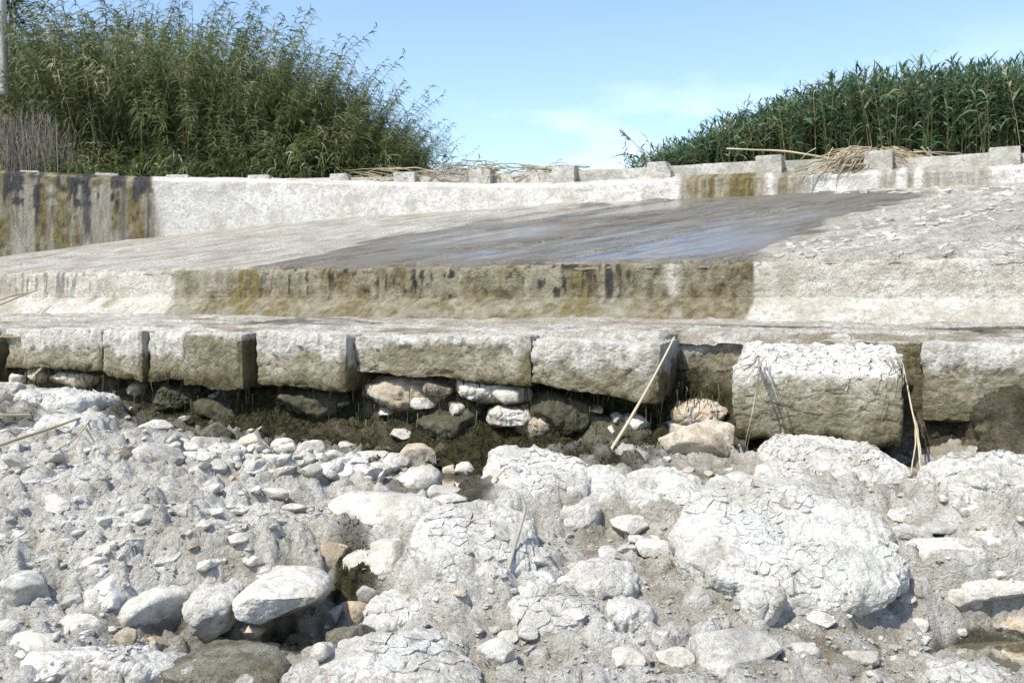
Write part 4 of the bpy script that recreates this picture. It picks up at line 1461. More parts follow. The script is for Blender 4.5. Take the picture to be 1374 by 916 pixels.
# ------------------------------------------------------------------ rocks and stones
def rock_mesh(seed, sub, size, style, facets=7):
    a, b, c = size
    m = min(a, b, c)
    rg = np.random.default_rng(seed)
    v, f = ico(sub)
    p = v.copy()
    crust = style == 'crust'
    if True:
        kq = 3.2 if crust else 2.5
        p = p / (np.abs(p) ** kq).sum(1, keepdims=True) ** (1 / kq)
    for k in range(facets):
        n = rg.normal(size=3)
        n[2] *= 0.8
        n /= np.linalg.norm(n)
        o = rg.uniform(0.75, 1.15) if crust else rg.uniform(0.58, 0.95)
        d = p @ n - o
        p = p - n[None] * (np.where(d > 0, d, 0) * 0.93)[:, None]
    # stretch back to the full size asked for
    for ax in range(3):
        lo, hi = p[:, ax].min(), p[:, ax].max()
        p[:, ax] = (p[:, ax] - lo) / (hi - lo) * 2 - 1
    p = p * np.array([a, b, c])
    s = p + rg.uniform(-50, 50, 3)
    n = vnormals(p, f)
    g = (a * b * c) ** (1 / 3)
    if crust:
        w = s + 0.05 * np.stack([fbm(s, 5, 3, 1), fbm(s, 5, 3, 2), fbm(s, 5, 3, 3)], 1)
        w1, w2, wr = worley(w * np.array([1, 1, 0.7]), 9.0, seed % 50)
        e = ss(0.0, 0.16, w2 - w1)
        sel = ss(-0.25, 0.2, fbm(s, 2.2, 3, 8))
        drape = fbm(np.stack([s[:, 0] * 11 + 0.6 * s[:, 2], s[:, 1] * 11, s[:, 2] * 2.2], 1), 1.0, 4, 12, ridged=True)
        side = np.clip(1 - np.abs(n[:, 2]) * 1.3, 0, 1)
        d = 0.20 * g * fbm(s, 0.85 / g, 4, 5, 0.5) + 0.08 * g * fbm(s, 2.2 / g, 5, 6, 0.55, ridged=True) + sel * (0.016 * e + 0.016 * (wr - .5)) + 0.020 * side * drape
        d = d + 0.009 * fbm(w, 16, 4, 7, 0.6)
    else:
        d = 0.11 * g * fbm(s, 0.9 / g, 4, 5) + 0.022 * g * fbm(s, 4.0 / g, 4, 6, 0.6, ridged=True) + 0.004 * fbm(s, 30, 3, 7)
    p = p + n * d[:, None]
    z = p[:, 2] / c
    j = fbm(s, 2.0 / g, 4, 9)
    mud = np.clip(ss(-0.35, -0.9, z + 0.5 * j) * 0.8 + 0.5 * ss(0.32, 0.55, j), 0, 1)
    moss = np.clip(ss(-0.2, -0.7, z + 0.6 * j), 0, 1)
    return p, f, mud, moss


HULL = {}


def flake_cover(ro, v, f, a, b, step, seed):
    """thin lifted plates of dried crust lying over the upper side of a rock"""
    rr = random.Random(seed)
    nx, ny = int(2.4 * a / 0.02) + 3, int(2.4 * b / 0.02) + 3
    Z = np.full((nx, ny), -9.0)
    ix = np.clip(((v[:, 0] + 1.2 * a) / 0.02).astype(int), 0, nx - 1)
    iy = np.clip(((v[:, 1] + 1.2 * b) / 0.02).astype(int), 0, ny - 1)
    np.maximum.at(Z, (ix, iy), v[:, 2])
    for _ in range(3):
        g_ = np.maximum.reduce([np.roll(Z, s_, ax_i) for s_ in (1, -1) for ax_i in (0, 1)])
        Z = np.where(Z < -8, g_ - 0.004, Z)
    Zs = (Z + np.roll(Z, 1, 0) + np.roll(Z, -1, 0) + np.roll(Z, 1, 1) + np.roll(Z, -1, 1)) / 5

    def zt(x, y):
        return Zs[np.clip(((x + 1.2 * a) / 0.02).astype(int), 0, nx - 1), np.clip(((y + 1.2 * b) / 0.02).astype(int), 0, ny - 1)]
    bag = Bag()
    off = rr.uniform(0, 90)

    def keep(x, y):
        e = np.array([x - .03, x + .03, x, x]), np.array([y, y, y - .03, y + .03])
        q = zt(*e)
        if q.min() < -5 or np.ptp(q) > 0.06 or (x / a) ** 2 + (y / b) ** 2 > 1.15:
            return False
        return vn(np.array([[x * 3.4 + off, y * 3.4]]), 5)[0] > -0.15 and rr.random() < 0.88
    for c, poly in voronoi_cells(-a, a, -b, b, step, rr, keep):
        V, T = flake_geo(poly, np.array(c), rr, 0.95, rr.choice((0.003, 0.006, 0.012, 0.022)), 0.003)
        if np.ptp(zt(V[:, 0], V[:, 1])) > 0.07:
            continue
        bag.put(np.column_stack([V[:, 0], V[:, 1], zt(V[:, 0], V[:, 1]) + V[:, 2] + 0.002]), T)
    if bag.n:
        add('crust_flakes', mesh_data('crust_flakes', np.vstack(bag.v), np.vstack(bag.f), M['crust'], False, {'mud': np.zeros(bag.n)}), ro, kind='stuff')


rs_ = 100
for (P, a, b, c2, zc, top, gz, style, w, label, pitch) in PLACED:
    sub = 7 if w > 160 and style == 'crust' else 6 if w > 118 or (w > 88 and style == 'crust') else 5 if w > 34 else 4
    mat = {'crust': M['crust'], 'lime': M['lime'], 'grey': M['grey'], 'tan': M['tan'], 'wet': M['wetrock']}[style]
    v, f, mud, moss = rock_mesh(rs_, sub, (a, b, c2), style, 6 if style == 'crust' else 12)
    att = {'mud': mud * 0.3, 'moss': moss} if style == 'wet' else {'mud': mud * (0.75 if style != 'crust' else 0.4), 'moss': moss * 0}
    ro = add('rock', mesh_data('rock', v, f, mat, True, att), None, (P[0], P[1], zc), (pitch, 0, 0), label=label, cat='rock', group='rocks of the dry riverbed')
    if style == 'crust' and w > 95:
        flake_cover(ro, v, f, a, b, (0.045, 0.07, 0.055, 0.085)[rs_ % 4] if w < 250 else 0.062, rs_)
    rs_ += 7

# stones wedged high in the bank, under the blocks: placed at the depth of the bank itself
BANKR = [
    (478, 502, 642, 562, 'tan', 'brown crumbly conglomerate bulging from the bank under the longest block', 0.30),
    (615, 498, 692, 546, 'lime', 'cream boulder jammed under the longest block', 0.12),
    (658, 514, 718, 552, 'lime', 'white angular stone jammed right of the cream boulder', 0.05),
    (654, 548, 718, 576, 'lime', 'long white stone jammed below the angular one', 0.02),
    (566, 510, 608, 534, 'tan', 'tan rounded stone in the conglomerate bulge', 0.08),
    (550, 532, 586, 552, 'lime', 'pale angular stone in the lower conglomerate', 0.10),
    (598, 540, 626, 562, 'lime', 'pale stone below the jammed cream boulder', 0.10),
    (744, 562, 776, 584, 'grey', 'grey angular stone set in the dark bank', 0.2),
    (812, 570, 838, 590, 'lime', 'oval pale stone in the bank left of the cane', 0.0),
    (838, 558, 874, 586, 'lime', 'pale stone in the bank behind the cane', 0.05),
    (822, 556, 840, 570, 'grey', 'small round stone above the oval one in the bank', 0.08),
    (890, 566, 930, 588, 'lime', 'pale stone under the recessed stained block', 0.0),
    (506, 546, 530, 560, 'lime', 'small white stone at the foot of the conglomerate', 0.12),
    (520, 578, 552, 592, 'lime', 'flat white stone at the foot of the mossy bank', -0.25),
    (150, 505, 166, 538, 'wet', 'dark upright stone in the black cavity', 0.15),
    (165, 510, 196, 540, 'tan', 'crumbly brown rock beside the black cavity', 0.1),
    (20, 488, 70, 520, 'tan', 'brown earthy rock under the narrow recessed block', 0.1),
    (362, 518, 474, 574, 'wet', 'broad mossy lump of the bank under the rounded block', 0.05),
    (712, 530, 800, 596, 'wet', 'mossy lump of the bank under the undercut block', 0.12),
    (786, 562, 884, 618, 'wet', 'low mossy lump of the bank behind the leaning cane\'s foot', 0.0),
    (196, 512, 264, 560, 'wet', 'mossy lump of the bank under the slim white block', 0.05),
    (252, 536, 334, 578, 'wet', 'mossy lump of the bank under the brown block', 0.0),
    (556, 548, 652, 602, 'wet', 'mossy lump of the bank below the jammed stones', -0.05),
    (690, 545, 752, 590, 'tan', 'brown crumbly lump of the bank right of the jammed stones', 0.1),
    (60, 496, 140, 528, 'tan', 'brown earthy shelf under the streaked white block', 0.1),
    (905, 540, 985, 580, 'tan', 'crumbly earth lump under the recessed stained block', 0.15),
]
for i_, (bx_, by_, bw_, bst) in enumerate([(100, 512, 30, 'tan'), (243, 528, 26, 'wet'), (264, 546, 30, 'wet'), (287, 532, 22, 'grey'), (357, 552, 24, 'wet'), (384, 536, 22, 'tan'), (422, 560, 28, 'wet'),
                                          (452, 540, 30, 'tan'), (470, 566, 22, 'lime'), (588, 576, 26, 'wet'), (640, 584, 30, 'wet'), (702, 590, 24, 'tan'), (732, 540, 22, 'wet'), (782, 586, 26, 'wet'),
                                          (800, 552, 20, 'tan'), (868, 604, 28, 'lime'), (705, 500, 24, 'tan'), (535, 568, 24, 'lime'), (612, 568, 20, 'lime'), (926, 552, 34, 'tan'), (960, 556, 26, 'lime')]):
    near_ = min((math.hypot(bx_ - (a_[0] + a_[2]) / 2, by_ - (a_[1] + a_[3]) / 2), a_[5]) for a_ in BANKR[:26])[1]
    side_ = 'left' if i_ % 2 else 'right'
    tone_ = {'tan': 'tan', 'wet': 'dark damp', 'grey': 'grey', 'lime': 'pale'}[bst]
    BANKR.append((bx_ - bw_ / 2, by_ - bw_ * 0.36, bx_ + bw_ / 2, by_ + bw_ * 0.36, bst, ' '.join(f'{tone_} stone bedded in the bank near the {near_}'.split()[:15]), 0.16))
_bl = {}
for i_, b_ in enumerate(BANKR):
    k_ = _bl.get(b_[5], 0)
    _bl[b_[5]] = k_ + 1
    if k_:
        BANKR[i_] = (*b_[:5], ('second ' if k_ == 1 else 'third ') + b_[5], b_[6])
for (x0, y0, x1, y1, st, lab, rec) in BANKR:
    cx, cy = (x0 + x1) / 2, (y0 + y1) / 2
    u_ = float(u_at(cx, -2.5))
    bx, by = W(u_, float(vfront(u_)) + rec)
    P = at(cx, cy, float(by))
    a, c = 0.5 * (x1 - x0) * by / F, 0.48 * (y1 - y0) * by / F
    b = max(a * 0.8, c) + 0.2
    v, f, mud, moss = rock_mesh(rs_, 6 if x1 - x0 > 60 else 5, (a, b, c), 'crust' if x1 - x0 > 60 else st, 9)
    mat = {'lime': M['lime'], 'grey': M['grey'], 'tan': M['tan'], 'wet': M['wetrock']}[st]
    add('rock', mesh_data('rock', v, f, mat, True, {'mud': np.clip(mud + (0.5 if x1 - x0 > 100 and st != 'wet' else 0), 0, 1) * (0.3 if st == 'wet' else 1), 'moss': np.clip(moss * 0.6 + (0.55 if st == 'wet' else 0), 0, 1)}), None, (P[0], P[1] + b * 0.8, P[2]),
        label=lab, cat='rock', group='rocks of the dry riverbed')
    rs_ += 7

# a broken round stub of stone standing in the crevice
g = hit(432, 884)
v, f = tube([(0, 0, -.09), (0, 0, -.085), (0, 0, 0), (0, 0, .085), (0, 0, .09)], 0.04, 0.042, 14)
v = v * np.array([1, 1, 1]) + 0.004 * fbm(v, 18, 3, 3)[:, None]
nv = len(v)
cap = []
v = np.vstack([v, [[0, 0, .092]], [[0, 0, -.092]]])
f = np.vstack([f, [[nv, 4 * 14 + k, 4 * 14 + (k + 1) % 14, nv] for k in range(14)]])
bm = bmesh.new()
bv = [bm.verts.new(q) for q in v]
bm.verts.ensure_lookup_table()
for q in f:
    try:
        bm.faces.new([bv[i] for i in dict.fromkeys(q)])
    except ValueError:
        pass
me = bpy.data.meshes.new('broken_stub')
bm.to_mesh(me)
bm.free()
me.materials.append(M['lime'])
for p_ in me.polygons:
    p_.use_smooth = True
P = at(436, 876, g[1])
add('broken_stub', me, None, P, (0.9, -0.75, 0.3), label='short cream cylinder of broken core standing in the crevice', cat='stone stub')

# smaller loose stones: copies of a few shapes
protos = []
for k, st in enumerate(['lime', 'lime', 'lime', 'tan', 'grey', 'lime', 'crust', 'crust']):
    v, f, mud, moss = rock_mesh(900 + k * 13, 4, (1.0, 0.8, 0.62), 'lime', 9)
    mat = {'crust': M['crust'], 'lime': M['lime'], 'grey': M['grey'], 'tan': M['tan']}[st]
    protos.append(mesh_data('stone', v * 1.0, f, mat, True, {'mud': mud * 0.7, 'moss': moss * 0}))
ZONES = [  # polygon box in the photograph, count, px size range, label
    ((230, 595, 560, 655), 96, (12, 34), 'small white stone of the rubble band below the mossy bank'),
    ((170, 540, 420, 590), 22, (7, 15), 'small stone lying in moss under the left half of the block row'),
    ((0, 600, 420, 770), 50, (12, 40), 'small stone bedded in the crusted slope on the left'),
    ((0, 800, 240, 915), 22, (9, 24), 'small stone among the boulders at the bottom left'),
    ((560, 720, 1010, 910), 50, (10, 34), 'small stone bedded in the outcrop of the middle foreground'),
    ((1040, 800, 1300, 912), 26, (8, 20), 'small stone in the brown mud at the bottom right'),
    ((1190, 600, 1374, 860), 26, (8, 20), 'small stone among the worn rocks at the right edge'),
    ((640, 560, 900, 612), 16, (9, 22), 'small stone on the dark floor behind the outcrop'),
    ((870, 590, 1030, 650), 14, (7, 16), 'small stone in the brown earth left of the big block'),
]
rz = random.Random(11)
_near = [((x0 + x1) / 2, (y0 + y1) / 2, lab.replace('\'s', '')) for (x0, y0, x1, y1, st, lab) in ROCKS]
_used = {}


def stone_label(px, py, size, tone):
    base = _stone_label(px, py, size, tone)
    k = _used.get(base, 0)
    _used[base] = k + 1
    if not k:
        return base
    w_ = base.split()
    alt = ('flat', 'rounded', 'angular', 'chipped')[min(k - 1, 3)]
    return ' '.join(([alt] + w_)[:16])


def _stone_label(px, py, size, tone):
    d, nx, ny, nl = min((math.hypot(px - x, py - y), x, y, l) for x, y, l in _near)
    ang = math.degrees(math.atan2(py - ny, px - nx)) % 360
    side = ['right of', 'lower right of', 'below', 'lower left of', 'left of', 'upper left of', 'above', 'upper right of'][int((ang + 22.5) // 45) % 8]
    words_ = f'{size} {tone} stone {side} the {nl}'.split()[:15]
    while words_[-1] in ('the', 'of', 'a', 'at', 'in', 'under', 'below', 'to', 'and', 'over', 'on', 'right', 'left', 'with', 'from', 'beside', 'behind', 'between', 'big', 'mossy'):
        words_.pop()
    return ' '.join(words_)


for (bx0, by0, bx1, by1), cnt, (s0, s1), lab in ZONES:
    for _ in range(cnt):
        px_, py_ = rz.uniform(bx0, bx1), rz.uniform(by0, by1)
        if by0 == 595:
            py_ = min(max(py_ * 0.55 + 0.45 * (590 + (px_ - 230) * 0.16), by0 - 4), by1 + 15)
        g = hit(px_, py_)
        s = s0 + (s1 - s0) * rz.random() ** 1.6
        r_ = 0.5 * s * g[1] / F
        pk = rz.randrange(8) if s < 20 else rz.choice((0, 1, 2, 6, 7, 6))
        o = add('stone', protos[pk], None, (g[0], g[1], float(ground(g[0], g[1])[0]) + r_ * (rz.uniform(0.0, 0.4) if by0 == 595 else rz.uniform(-0.25, 0.12))),
                (rz.uniform(-.4, .4), rz.uniform(-.4, .4), rz.uniform(0, 6.28)), (r_ * rz.uniform(.85, 1.2), r_ * rz.uniform(.8, 1.2), r_ * rz.uniform(.75, 1.1) * (0.75 if s > 20 and by0 != 595 else 1.0)),
                label=stone_label(px_, py_, 'tiny' if s < 11 else 'small' if s < 16 else 'fist-sized', ('pale', 'pale', 'pale', 'tan', 'grey', 'pale', 'white', 'white')[pk]), cat='stone', group='small loose stones of the riverbed')

# gravel: nobody could count it
bag = Bag()
gv = [ico(1), ico(2)]
rg = np.random.default_rng(3)
for k in range(6000):
    zone = rg.random()
    px_ = rg.uniform(-20, 1394)
    py_ = 560 + (930 - 560) * rg.random() ** 0.8
    d = ray(px_, py_)
    # quick hit: two fixed point steps on the height field
    Y = 1.6 * F / max(py_ - 400, 60)
    for _ in range(3):
        P = EYE + d * (Y / d[1])
        z = float(bil(_bx, _by, _bz, np.array([P[0]]), np.array([P[1]]))[0])
        Y = d[1] * (z - EYE[2]) / d[2]
    P = EYE + d * (Y / d[1])
    if not (4.2 < P[1] < 11) or P[2] < -0.30 or (520 < px_ < 700 and 630 < py_ < 700):
        continue
    if rg.random() < 0.35:
        continue
    r_ = rg.uniform(0.004, 0.012) if rg.random() < 0.75 else rg.uniform(0.012, 0.024)
    v, f = gv[0] if r_ < 0.017 else gv[1]
    v = v * (1 + 0.25 * rg.normal(size=(len(v), 1))) * r_ * np.array([1.2, 0.9, 0.6])
    an = rg.uniform(0, 6.28)
    v = v @ np.array([[math.cos(an), math.sin(an), 0], [-math.sin(an), math.cos(an), 0], [0, 0, 1]])
    bag.put(v + np.array([P[0], P[1], 0]), f)
V = np.vstack(bag.v)
ctr = np.concatenate([np.tile(v[:, :2].mean(0), (len(v), 1)) for v in bag.v])
V[:, 2] += ground(ctr[:, 0], ctr[:, 1]) + 0.003
add('gravel', mesh_data('gravel', V, np.vstack(bag.f), M['bed'], False), kind='stuff')

# layered plates of crust peeling on the left shelf, long in the direction of the dip: uncountable
rf = random.Random(31)
bag = Bag()
_gz = lambda x, y: ground(x, y)


def keep_shelf(a, b):
    a = a * 1.9
    x, y = a * dirs[0] - b * dirs[1], a * dirs[1] + b * dirs[0]
    if not (-5.2 < x < 0.2 and 5.4 < y < 10.2):
        return False
    q = pix(np.array([[x, y, float(ground(x, y)[0])]]))
    qx, qy = float(q[0][0]), float(q[1][0])
    if not (-10 < qx < 560 and 575 < qy < 775 - 0.02 * qx) or (qx > 170 and qy < 640 + 0.1 * (qx - 170)):
        return False
    return vn(np.array([[x * 1.7, y * 1.7]]), 9)[0] + 0.4 * vn(np.array([[x * 6, y * 6]]), 10)[0] > -0.12


for c, poly in voronoi_cells(-1.0, 6.5, 4.0, 12.0, 0.075, rf, keep_shelf):
    V, T = flake_geo(poly, np.array(c), rf, rf.uniform(.8, .97), rf.choice((0.004, 0.01, 0.02, 0.03)), 0.005)
    A_, B_ = V[:, 0] * 1.9, V[:, 1]
    x, y = A_ * dirs[0] - B_ * dirs[1], A_ * dirs[1] + B_ * dirs[0]
    g0 = ground(x, y)
    gc = float(np.median(g0))
    if np.ptp(g0) > 0.09:
        continue
    bag.put(np.stack([x, y, 0.55 * g0 + 0.45 * gc + V[:, 2] + 0.003], 1), T)
if bag.n:
    add('shelf_crust_flakes', mesh_data('shelf_crust_flakes', np.vstack(bag.v), np.vstack(bag.f), M['crust'], False, {'mud': np.zeros(bag.n)}), kind='stuff', label='peeling plates of pale crust on the left shelf')

# ------------------------------------------------------------------ water
def water_patch(name, outline, z):
    P = np.array([onz(px, py, z) for px, py in outline])
    c = P.mean(0)
    V = np.vstack([[c], P])
    n = len(P)
    T = np.array([[0, 1 + i, 1 + (i + 1) % n] for i in range(n)])
    add(name, mesh_data(name, V, T, M['water'], True), kind='structure')


water_patch('water', [(1225, 905), (1240, 862), (1290, 838), (1374, 836), (1480, 840), (1500, 915), (1374, 940), (1280, 930)], -0.315)
water_patch('water', [(545, 690), (530, 655), (570, 632), (640, 630), (700, 650), (690, 690), (640, 705)], 0.0)
water_patch('water', [(300, 925), (290, 860), (420, 830), (520, 830), (520, 915), (440, 940)], -0.40)

# ------------------------------------------------------------------ dry canes and sticks
def stick(name, pts, r0, r1, mat, label, tint=0.6, sides=6, cat='cane', wob=0.01, parent=None, group=None):
    pts = np.asarray(pts, float)
    k = np.linspace(0, 1, len(pts))
    t = np.linspace(0, 1, 14)
    P = np.stack([np.interp(t, k, pts[:, c]) for c in range(3)], 1)
    P = P + wob * np.stack([fbm(np.stack([t * 3 + 3.3 * c, t * 0 + len(label or name) + pts[0, 0]], 1), 1.0, 3, 9) for c in range(3)], 1)
    v, f = tube(P, r0, r1, sides)
    tt = np.clip(tint + 0.35 * fbm(v, 9, 3, 4), 0, 1)
    if parent is not None:
        return child_mesh(name, v, f, mat, parent, attrs={'tint': tt})
    return add(name, mesh_data(name, v, f, mat, True, {'tint': tt}), label=label, cat=cat, group=group)


top = at(905, 452, 9.0)
low = at(806, 628, 7.75)
stick('leaning_cane', [low, low * 0.5 + top * 0.5 + np.array([0.03, 0, 0.02]), top], 0.017, 0.009, M['straw'], 'long straw-coloured cane leaning from the outcrop against the block row', 0.85, cat='cane')


def on_ground_stick(name, pxs, r0, r1, mat, label, tint, lift=0.03):
    pts = []
    for px_, py_ in pxs:
        g = hit(px_, py_)
        pts.append((g[0], g[1], g[2] + lift))
    return stick(name, pts, r0, r1, mat, label, tint)


on_ground_stick('fallen_cane', [(-10, 612), (50, 592), (100, 574), (140, 562)], 0.016, 0.010, M['straw'], 'yellow dry cane lying on the crusted slope at the left', 0.8, 0.07)
on_ground_stick('fallen_cane', [(-10, 565), (40, 564)], 0.012, 0.010, M['straw'], 'short yellow cane end at the left edge', 0.8, 0.06)
on_ground_stick('fallen_twig', [(122, 566), (112, 585), (95, 602), (70, 615)], 0.008, 0.004, M['straw'], 'thin twig branching from the fallen cane at the left', 0.5, 0.05)
a_, b_, c_ = at(699, 664, 6.15), at(706, 682, 5.95), at(680, 770, 5.45)
stick('bent_stick', [a_, b_, b_ * 0.5 + c_ * 0.5, c_], 0.008, 0.013, M['twig'], 'bent grey stick against the big white boulder', 0.75, wob=0.006)
on_ground_stick('fallen_cane', [(1095, 590), (1080, 600)], 0.006, 0.004, M['twig'], 'tiny twig at the foot of the big block', 0.5, 0.02)

# tufts of straw hanging over the big block
kw = kob.matrix_world if False else Matrix.Translation(kc) @ Matrix.Rotation(KROT, 4, 'Z')


def tuft(label, anchor_px, tips, n, Ytop, long_):
    a0 = at(*anchor_px, Ytop)
    t = empty('straw_tuft', a0, label, 'dry grass')
    r = random.Random(len(label))
    for k in range(n):
        tx, ty = tips[k % len(tips)]
        tx += r.uniform(-9, 9)
        ty += r.uniform(-25, 18)
        e = at(tx, ty, Ytop - 0.42 - r.uniform(0, .06))
        m = a0 * 0.55 + e * 0.45
        m[2] = max(m[2], a0[2] - 0.02 + 0.02 * r.random())
        m[1] = Ytop - 0.36
        s_ = a0 + np.array([r.uniform(-.05, .05), r.uniform(0, .1), 0.02])
        stick('straw_blade', [s_, m, m * 0.35 + e * 0.65 + np.array([0, -0.03, 0.02]), e], 0.0045, 0.002, M['twig'] if k % 2 else M['straw'], None, r.uniform(.5, .9), 4, wob=0.015, parent=t)
    return t


tuft('sparse tuft of straw hanging over the left corner of the big block', (1022, 482), [(990, 505), (998, 520), (1004, 612), (1015, 515), (985, 515)], 11, 8.25, 1)
tuft('thick tuft of straw hanging over the right corner of the big block', (1196, 480), [(1172, 530), (1178, 550), (1200, 545), (1190, 520), (1212, 530)], 8, 8.30, 1)
for k, (x0, y0, Y0, x1, y1, Y1, lab) in enumerate([
        (1212, 492, 8.2, 1243, 690, 6.9, 'long straw cane hanging right of the big block down to the tan boulder'),
        (1222, 545, 8.2, 1236, 615, 7.6, 'short straw stalk beside the long hanging cane'),
        (1228, 560, 8.1, 1222, 640, 7.3, 'short straw stalk crossing behind the long hanging cane')]):
    p0, p1 = at(x0, y0, Y0), at(x1, y1, Y1)
    stick('hanging_cane', [p0, (p0 + p1) / 2 + np.array([.01, -.03, .02]), p1], 0.007, 0.005, M['straw'], lab, 0.7, cat='cane')

# canes washed against the sill foot at the left
for k, (x0, y0, x1, y1, lab) in enumerate([(-8, 412, 52, 388, 'pale dry cane lying against the left end of the sill'), (-8, 404, 40, 392, 'second pale cane against the left end of the sill')]):
    stick('fallen_cane', [at(x0, y0, 15.2), at((x0 + x1) / 2, (y0 + y1) / 2 - 1, 15.3), at(x1, y1, 15.6)], 0.018, 0.012, M['straw'], lab, 0.7)

# hanging threads of algae under the blocks: uncountable
bag = Bag()
ra = random.Random(5)
for px_ in [ra.uniform(60, 960) for _ in range(800)] + [ra.uniform(180, 350) for _ in range(150)] + [ra.uniform(60, 130) for _ in range(70)]:
    u_ = float(u_at(px_, -2.5))
    x, y = W(u_, float(vfront(u_)) + ra.uniform(0.0, 0.40))
    zt = ra.choice((0.86, 0.78, 0.74, 0.6, 0.5, 0.42)) + ra.uniform(-.05, .05)
    ln = ra.uniform(0.05, 0.22)
    pts = [(x, y, zt), (x + ra.uniform(-.01, .01), y - .01, zt - ln * .5), (x + ra.uniform(-.02, .02), y - .015, zt - ln)]
    v, f = tube(pts, ra.uniform(.003, .008), 0.0015, 4)
    bag.put(v, f, ra.random() ** 2 if ra.random() < .9 else 1.0)
add('algae_threads', bag.data('algae_threads', M['algae']), kind='stuff', label='hanging threads of algae under the block row')

# tufts of moss on the bank and in the wet hollows: uncountable
rg = np.random.default_rng(17)
w_ = np.clip(BANK_M - 0.35, 0, 1) * (BANK_V[:, 2] < 0.8)
k = rg.choice(len(BANK_V), 9000, p=w_ / w_.sum())
MB, MN = BANK_V[k], BANK_N[k]
tm = np.clip(mossy - 0.5, 0, 1) * ss(-0.4, 0.2, _jn) * (np.abs(tx_) < 6) * (ty_ < 11.5)
k = rg.choice(len(TV), 4500, p=tm / tm.sum())
MB = np.vstack([MB, TV[k]])
MN = np.vstack([MN, np.tile([[0, -.3, 1.0]], (len(k), 1))])
bag = Bag()
for b_, n_ in zip(MB, MN):
    d_ = n_ * 0.6 + rg.normal(size=3) * 0.5
    L_ = rg.uniform(.01, .035)
    e_ = b_ + d_ * L_ + np.array([0, 0, -L_ * rg.uniform(0, 1.0)])
    s_ = np.cross(d_, [0, 0.3, 1.0])
    s_ = s_ / max(np.linalg.norm(s_), 1e-6) * rg.uniform(.002, .007)
    bag.put(np.array([b_ - s_, b_ + s_, (b_ + e_) / 2 + s_ + n_ * .012, (b_ + e_) / 2 - s_ + n_ * .012, e_ + s_ * .3, e_ - s_ * .3]), np.array([[0, 1, 2, 3], [3, 2, 4, 5]]), rg.random() ** 1.5 * 0.75)
add('moss', bag.data('moss', M['algae']), kind='stuff', label='tufts of dark moss under the blocks and in the crevice')

# ------------------------------------------------------------------ vegetation on the crest
def blades(base, dirv, length, width, droop, rg, seg=3):
    """leaf blades: base (N,3), unit start direction (N,3) -> verts, quads"""
    n = len(base)
    t = np.linspace(0, 1, seg + 1)
    side = np.cross(dirv, np.array([0, 0, 1.0]))
    side += 0.4 * rg.normal(size=side.shape)
    side /= np.maximum(np.linalg.norm(side, axis=1, keepdims=True), 1e-6)
    prof = np.array([0.55, 1.0, 0.85, 0.5, 0.06])[:seg + 1] if seg == 4 else np.interp(t, [0, .3, 1], [.6, 1, .05])
    P = base[:, None, :] + dirv[:, None, :] * (length[:, None] * t[None, :])[:, :, None]
    P[:, :, 2] -= (droop * length)[:, None] * (t ** 2)[None, :]
    off = side[:, None, :] * (width[:, None] * prof[None, :] * 0.5)[:, :, None]
    V = np.stack([P - off, P + off], 2).reshape(-1, 3)
    i = np.arange(n)[:, None] * (2 * (seg + 1)) + 2 * np.arange(seg)[None, :]
    Fq = np.stack([i, i + 1, i + 3, i + 2], 2).reshape(-1, 4)
    return V, Fq


def cane_clump(rg, n, spread, hmin, hmax, lean, leaf_n, leaf_len, leaf_w, bare, arch, dead=0.05, leaf_up=0.7, droopv=(0.2, 0.8), tall_of=None):
    """n canes round the origin -> culm verts, faces, tint, leaf verts, faces, tint"""
    cv, cf, ct, off = [], [], [], 0
    lb, ld, ll, lw, lt, ldr = [], [], [], [], [], []
    for k in range(n):
        bx, by = rg.normal(size=2) * spread * np.array([1.0, 0.7])
        H = rg.uniform(hmin, hmax) * (tall_of(bx, by) if tall_of else 1.0)
        out = np.array([bx, by]) / max(spread * 2, 1e-6)
        ln = np.array([lean[0] + out[0] * arch + rg.normal() * 0.08, lean[1] + out[1] * arch * 0.6 + rg.normal() * 0.08])
        t = np.linspace(0, 1, 6)
        bend = t ** 1.8
        pts = np.stack([bx + ln[0] * H * bend, by + ln[1] * H * bend, H * (t - 0.10 * (ln @ ln) * t ** 3 - 0.06 * t ** 4 * rg.random())], 1)
        v, f = tube(pts, 0.013 * rg.uniform(.7, 1.2), 0.004, 3)
        cv.append(v)
        cf.append(f + off)
        off += len(v)
        isdead = rg.random() < dead
        ct.append(np.full(len(v), rg.uniform(.75, 1) if isdead else rg.uniform(0, .55)))
        m = int(leaf_n * rg.uniform(.7, 1.2) * (0.5 if isdead else 1))
        tt = np.sort(bare + (1 - bare) * rg.random(m) ** 0.65)
        b = np.stack([np.interp(tt, t, pts[:, c]) for c in range(3)], 1)
        az = rg.uniform(0, 2 * math.pi, m)
        upw = leaf_up * rg.uniform(.3, 1.4, m) + 0.6 * (tt > 0.93)
        d = np.stack([np.cos(az) + ln[0] * 1.2, np.sin(az) + ln[1] * 1.2, upw], 1)
        d /= np.linalg.norm(d, axis=1, keepdims=True)
        lb.append(b)
        ld.append(d)
        ll.append(leaf_len * rg.uniform(.55, 1.25, m) * (1 - 0.35 * (tt > .9)))
        lw.append(leaf_w * rg.uniform(.7, 1.25, m))
        ldr.append(rg.uniform(*droopv, m))
        base_t = rg.uniform(.05, .75)
        dry = rg.random(m) < (0.03 + 0.25 * (tt < bare + 0.12))
        lt.append(np.where(dry | isdead, rg.uniform(.88, 1.0, m), np.clip(base_t + rg.normal(size=m) * .13, 0, .84)))
    LV, LF = blades(np.vstack(lb), np.vstack(ld), np.concatenate(ll), np.concatenate(lw), np.concatenate(ldr), rg)
    return np.vstack(cv), np.vstack(cf), np.concatenate(ct), LV, LF, np.repeat(np.concatenate(lt), 8)


